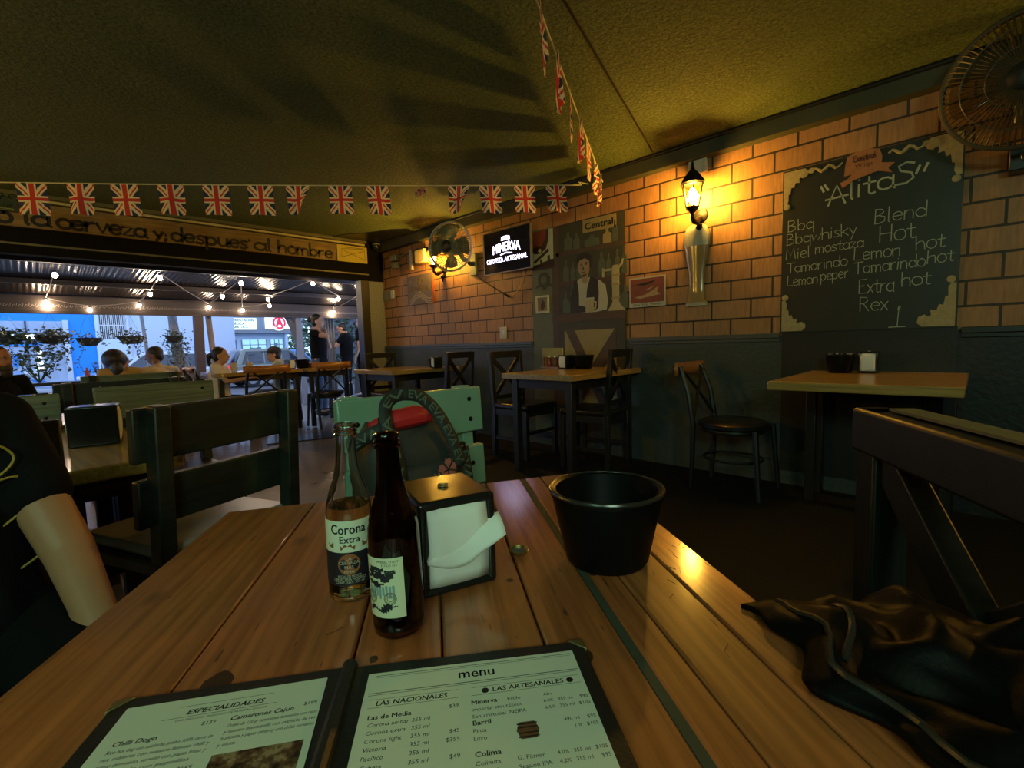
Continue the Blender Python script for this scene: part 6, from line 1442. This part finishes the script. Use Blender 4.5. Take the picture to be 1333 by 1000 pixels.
# ------------------------------------------------------------------ street
GZ = -.42
b = MB().box((-60, 8, GZ - .05), (101.2, 120, .1)); struct('ground', b, mat('asphalt', (.10, .10, .105), .8, bmp=.3, bscale=80))
b = MB().box((-10.05, 8, -.245), (.9, 120, .34)); struct('sidewalk', b, mat('sidewalk concrete', (.30, .30, .31), .8))
M_rubber = mat('tyre rubber', (.015, .015, .016), .7); M_hub = mat('wheel silver', (.35, .35, .36), .35, .8); M_cglass = mat('dark car glass', (.02, .025, .035), .08, var=.02, coat=.5)
E_head = emis('headlight glow', (.95, .97, 1.0), 14); E_tail = emis('tail light glow', (1.0, .03, .08), 5)
def car(label, loc, rz, col, L=4.4, W=1.76, Hh=1.5, kind='suv', lights='none', name='car'):
    t = thing(name, label, 'car', loc, rz)
    m = mat('paint ' + label[:14], col, .3, .35, var=.04, coat=.6)
    w = W / 2; bz = .28; bl = Hh * .58
    low = [(-L / 2, bz + .12), (-L / 2 + .06, bz), (L / 2 - .08, bz), (L / 2, bz + .15), (L / 2 - .02, bl - .18), (L / 2 - .25, bl - .08), (L * .22, bl), (-L / 2 + .12, bl + .02), (-L / 2 + .02, bl - .10)]
    b = MB(); T = Matrix(((1, 0, 0, 0), (0, 0, -1, w), (0, 1, 0, 0), (0, 0, 0, 1))); b.prism(low, W, T); obj('body', b, m, t, bevel=.06, seg=3)
    if kind == 'suv': top = [(-L / 2 + .16, bl), (-L / 2 + .42, Hh - .06), (-L / 2 + .60, Hh), (L * .06, Hh), (L * .10, Hh - .03), (L * .26, bl)]
    else: top = [(-L / 2 + .45, bl), (-L / 2 + 1.05, Hh), (L * .05, Hh), (L * .25, bl)]
    b = MB(); n = len(top); wt, wb = w * .80, w * .94
    vs = [(x, (wb if z < bl + .05 else wt), z) for x, z in top] + [(x, -(wb if z < bl + .05 else wt), z) for x, z in top]
    b.add(vs, [tuple(range(n)), tuple(range(2 * n - 1, n - 1, -1))] + [(i, n + i, n + (i + 1) % n, (i + 1) % n) for i in range(n)]); obj('cabin', b, m, t, bevel=.03)
    x0 = top[0][0]; xe = top[-1][0]; xr = top[1][0] if kind == 'suv' else top[1][0]
    for s in (-1, 1):
        def sp(x, z): 
            q = (z - bl) / (Hh - bl); return (x, s * ((wb + (wt - wb) * q) + .012), z)
        z0, z1 = bl + .05, Hh - .10
        for k, poly in enumerate(([(x0 + .22, z0), (xr + .16, z1), (-L * .18, z1), (-L * .18, z0)], [(-L * .165, z0), (-L * .165, z1), (L * .0, z1), (L * .0, z0)], [(L * .018, z0), (L * .018, z1), (L * .085, z1), (xe - .14, z0)])):
            b = MB(); v1 = [sp(x, z) for x, z in poly]; v2 = [(x, y - s * .03, z) for x, y, z in v1]; b.add(v1 + v2, [(0, 1, 2, 3), (7, 6, 5, 4), (0, 4, 5, 1), (1, 5, 6, 2), (2, 6, 7, 3), (3, 7, 4, 0)]); obj('side_window', b, M_cglass, t)
    b = MB(); b.add([(top[-1][0] + .012, y, bl + .03) for y in (-wb * .92, wb * .92)] + [(top[-2][0] + .012, y, Hh - .07) for y in (wt * .92, -wt * .92)], [(0, 1, 2, 3)]); obj('windscreen', b, M_cglass, t, solid=.01)
    b = MB(); b.add([(top[0][0] - .01, y, bl + .06) for y in (-wb * .9, wb * .9)] + [(top[1][0] - .012, y, Hh - .10) for y in (wt * .9, -wt * .9)], [(0, 3, 2, 1)]); obj('rear_window', b, M_cglass, t, solid=.01)
    for x in (-L * .31, L * .31):
        for s in (-1, 1):
            TT = Matrix.Translation((x, s * (w - .11), .33)) @ Matrix.Rotation(R(90), 4, 'X'); b = MB().lathe([(.20, -.11), (.31, -.105), (.33, -.07), (.33, .07), (.31, .105), (.20, .11)], (0, 0, 0), 24, TT); wh = obj('wheel', b, M_rubber, t)
            b = MB().lathe([(.02, -.115), (.19, -.112), (.2, -.10), (.2, .10), (.19, .112), (.02, .115)], (0, 0, 0), 16, TT); obj('hubcap', b, M_hub, wh)
    for s in (-1, 1):
        b = MB().box((L / 2 - .06, s * (w - .22), bl - .22), (.12, .34, .13)); obj('headlight', b, E_head if lights in ('head', 'both') else M_white, t, bevel=.02)
        b = MB().box((-L / 2 + .05, s * (w - .15), bl - .06), (.20, .33, .20)); obj('tail_light', b, E_tail if lights in ('tail', 'both') else mat('tail red', (.25, .01, .01), .3) if 'tail red' not in bpy.data.materials else bpy.data.materials['tail red'], t, bevel=.02)
    b = MB().box((0, 0, bz + .12), (L * .96, W * .9, .10)); obj('underbody', b, M_black, t)
    b = MB().box((-L / 2 - .005, 0, bl - .35), (.02, .46, .13)); obj('number_plate', b, M_white, t); return t
car('olive grey wagon parked across the street behind the couple', (-22.0, 7.62, GZ), R(90), (.20, .20, .16), 3.8, 1.8, 1.57, 'suv')
car('white car with dark windows and a glowing tail light behind the tree trunk', (-22.3, 3.40, GZ), R(-90), (.50, .53, .57), 4.3, 1.75, 1.55, 'suv', 'tail')
car('grey sedan with a lit headlight behind the trailing plants', (-15.6, -.9, GZ), R(72), (.22, .23, .25), 4.3, 1.74, 1.45, 'sedan', 'head')
car('small blue car parked by the pharmacy', (-28.2, 11.0, GZ), R(60), (.08, .25, .50), 3.8, 1.65, 1.5, 'suv')
# buildings
FX = -25.0
def FM(x): return Matrix.Translation((x, 0, 0)) @ Matrix(((0, 0, 1, 0), (1, 0, 0, 0), (0, 1, 0, 0), (0, 0, 0, 1)))   # x=+Y, y=up, z=towards us
t = thing('blue_building', 'bright blue painted shop front with wide window across the street', 'building', (FX, 0, GZ))
M_blue = mat('bright blue paint', (.02, .30, .85), .6, var=.06)
def pr(name, r, th, m, z=0, par=None, bev=0):
    b = MB().prism(r, th, FM(0) @ Matrix.Translation((0, 0, z))); return obj(name, b, m, par or t, bevel=bev)
pr('wall', rect(-12, 0, 2.05, 6.5), 3, M_blue, -3)
pr('window_recess', rect(-6.0, .55, 1.12, 2.82), .04, mat('shop interior pale', (.40, .48, .60), .6, var=.5, vscale=1.2), 0)
wf = pr('window_frame', rect(1.12, .2, 1.28, 2.86), .12, mat('white frame', (.62, .68, .75), .5), 0)
b = MB()
for y in (-4.5, -3, -1.5, -.75, .1): b.prism(rect(y, .55, y + .05, 2.82), .08, FM(0))
for z in (2.35, 2.1, 1.55): b.prism(rect(-6, z, 1.12, z + .05), .09, FM(0))
obj('glazing_bars', b, mat('dark frame', (.06, .07, .09), .5), wf)
b = MB(); b.prism(rect(-.6, 2.18, .35, 2.30), .10, FM(0)); b.prism(rect(-3.5, 2.2, -.9, 2.30), .10, FM(0)); obj('strip_light', b, emis('shop strip light', (.9, .96, 1), 5), t)
b = MB(); b.prism(rect(-6, 1.92, .5, 2.06), .095, FM(0)); obj('blue_shelf', b, M_blue, t)
b = MB(); b.prism(rect(-6, .56, .3, .95), .3, FM(0)); obj('counter', b, M_white, t)
b = MB(); 
for k in range(3): b.prism(rect(-.35, 1.22 + .14 * k, -.10, 1.28 + .14 * k), .10, FM(0)); 
b.prism(rect(-.25, 1.14, -.2, 1.62), .10, FM(0)); obj('blue_emblem', b, M_blue, t)
b = MB(); 
for k in range(4): b.prism(rect(.3 + .02 * k, 1.0 + .2 * k, .48, 1.12 + .2 * k), .12, FM(0))
obj('lit_display', b, emis('shop display light', (.85, .95, 1), 2.2), t)
t = thing('white_building', 'long white walled building with a barred window beside the blue shop', 'building', (FX, 0, GZ))
M_ww = mat('bluish white wall', (.62, .70, .82), .7, var=.04); M_ww2 = mat('pale wall paint', (.70, .80, .90), .7, var=.03)
pr('wall', rect(2.05, 0, 7.0, 6.0), 3, M_ww, -3); pr('white_pillar', rect(2.05, 0, 2.16, 6.0), .12, M_ww2)
wr_ = pr('barred_window', rect(2.16, 2.14, 2.94, 3.6), .02, mat('window dark', (.03, .035, .05), .3))
b = MB()
for k in range(13): b.prism(rect(2.17 + .06 * k, 2.14, 2.195 + .06 * k, 3.6), .05, FM(0))
b.prism(rect(2.16, 2.66, 2.94, 2.70), .055, FM(0)); obj('window_bars', b, M_white, wr_)
pr('lower_wall', rect(2.16, 0, 3.12, 2.12), .06, M_ww2); pr('drain_pipe', rect(3.02, 0, 3.10, 6), .12, M_white)
t = thing('pharmacy', 'pharmacy front with two lit sign boards across the street', 'building', (-31.0, 0, GZ))
def p2(name, r, th, m, z=0, par=None): 
    b = MB().prism(r, th, FM(0) @ Matrix.Translation((0, 0, z))); return obj(name, b, m, par or t)
s26 = 31 / 26.0
def sy(y): return y * s26
def sz(z): return EYE + (z - EYE) * s26 - GZ
p2('wall', rect(sy(5.6), 0, sy(9.7), sz(1.92)), 3, M_ww2, -3)
p2('fascia', rect(sy(5.3), sz(1.93), sy(10.5), sz(3.3)), 3.4, mat('grey fascia', (.28, .31, .37), .6), -3)
E_pan = emis('sign panel light', (.80, .95, .93), 1.25)
sb = p2('medical_sign', rect(sy(6.46), sz(2.11), sy(8.15), sz(2.66)), .16, E_pan, .4)
FT = FM(0) @ Matrix.Translation((0, 0, .562))
b = MB(); 
for k, s in enumerate(('ORIENTACIÓN', 'MÉDICA', 'GRATUITA')): text(b, s, sy(7.08), sz(2.50 - .165 * k), .21, FT, 'l', (1.12, .62, .80)[k], weight=.012)
obj('teal_lettering', b, mat('teal print', (.10, .42, .42), .6), sb, smooth=0)
b = MB(); b.tube([(sy(6.62), sz(2.55), 0), (sy(6.60), sz(2.42), 0), (sy(6.72), sz(2.34), 0), (sy(6.86), sz(2.42), 0), (sy(6.84), sz(2.55), 0)], .018, 6, FT); b.tube([(sy(6.72), sz(2.34), 0), (sy(6.76), sz(2.22), 0), (sy(6.88), sz(2.20), 0), (sy(6.94), sz(2.32), 0)], .018, 6, FT); obj('stethoscope_mark', b, bpy.data.materials['teal print'], sb)
sb = p2('round_letter_sign', rect(sy(8.58), sz(2.14), sy(9.86), sz(2.72)), .16, E_pan, .4)
cy_, cz_ = sy(9.22), sz(2.45)
b = MB(); b.prism([(cy_ + .46 * math.cos(a), cz_ + .46 * math.sin(a)) for a in [k * math.pi / 20 for k in range(40)]], .18, FM(0) @ Matrix.Translation((0, 0, .4))); obj('white_disc', b, E_pan, sb)
b = MB(); n = 40; vs = []
for k in range(n): a = 2 * math.pi * k / n; vs += [(cy_ + .38 * math.cos(a), cz_ + .38 * math.sin(a), .02), (cy_ + .27 * math.cos(a), cz_ + .27 * math.sin(a), .02)]
b.add(vs, [(2 * k, 2 * ((k + 1) % n), 2 * ((k + 1) % n) + 1, 2 * k + 1) for k in range(n) if not (24 < k < 27 or 33 < k < 36)], FM(0) @ Matrix.Translation((0, 0, .562)))
b.prism([(cy_ - .24, cz_ - .26), (cy_ - .05, cz_ + .3), (cy_ + .05, cz_ + .3), (cy_ + .24, cz_ - .26), (cy_ + .12, cz_ - .26), (cy_ + .07, cz_ - .12), (cy_ - .07, cz_ - .12), (cy_ - .12, cz_ - .26)], .02, FM(0) @ Matrix.Translation((0, 0, .575)))
obj('red_letter_mark', b, emis('red letter light', (.75, .03, .10), .9), sb, smooth=0)
E_int = emis('pharmacy interior light', (.45, .85, 1.0), .8); M_iwin = mat('pharmacy dark door', (.10, .13, .17), .3, var=.5, vscale=3)
for y0, y1, m in ((7.56, 8.68, E_int), (8.88, 9.5, E_int), (6.28, 6.78, M_iwin), (6.95, 7.3, M_iwin)):
    d_ = p2('glass_door', rect(sy(y0), 0, sy(y1), sz(1.62)), .03, m)
    b = MB()
    for q in (0, .33, .66, 1): b.prism(rect(sy(y0 + (y1 - y0) * q) - .02, 0, sy(y0 + (y1 - y0) * q) + .02, sz(1.62)), .06, FM(0))
    for z in (.4, .95, 1.35): b.prism(rect(sy(y0), sz(z), sy(y1), sz(z) + .04), .055, FM(0))
    for k in range(7): y = sy(y0) + rnd.random() * (sy(y1) - sy(y0) - .3); z = rnd.uniform(.5, sz(1.4)); b.prism(rect(y, z, y + rnd.uniform(.1, .25), z + rnd.uniform(.1, .35)), .05, FM(0))
    obj('door_frame_bars', b, mat('bluish grey trim', (.24, .30, .36), .5) if 'bluish grey trim' not in bpy.data.materials else bpy.data.materials['bluish grey trim'], d_)
p2('side_pillar', rect(sy(9.56), 0, sy(9.68), sz(1.9)), .3, M_ww2)
t = thing('hedge_tree', 'leafy green tree behind the blue car', 'tree', (-37.5, 14.7, GZ)); b = MB().tube([(0, 0, 0), (0, 0, 2)], .15, 8); obj('trunk', b, mat('brown bark', (.10, .07, .05), .9), t)
b = MB(); leaves(b, [(rnd.gauss(0, .8), rnd.gauss(0, 1.0), 2.2 + rnd.gauss(0, .9)) for _ in range(900)], .28, .1); obj('crown', b, leafmat('bright tree green', (.10, .20, .06)), t, smooth=0)  # crown in a brighter green than the dark tree
t = thing('dark_tree', 'dark leafy tree behind the standing people', 'tree', (-14.5, 7.6, GZ)); b = MB().tube([(0, 0, 0), (0, .1, 1.5), (.1, .1, 3)], [.16, .13, .1], 8); obj('trunk', b, mat('dark bark', (.06, .05, .04), .9), t)
b = MB(); leaves(b, [(max(-1.2, min(1.2, rnd.gauss(0, .7))), max(-1.5, min(1.5, rnd.gauss(0, .9))), 2.2 + rnd.gauss(0, .8)) for _ in range(1100)], .20, .1); obj('crown', b, leafmat('dark tree green', (.035, .06, .03)), t, smooth=0)
t = thing('neighbour_wall', 'dark neighbouring building behind the trees on the right', 'building', (-20, 14, GZ)); b = MB().box((0, 0, 2.5), (5, 9, 5)); obj('wall', b, mat('dark plaster', (.09, .09, .10), .8), t)
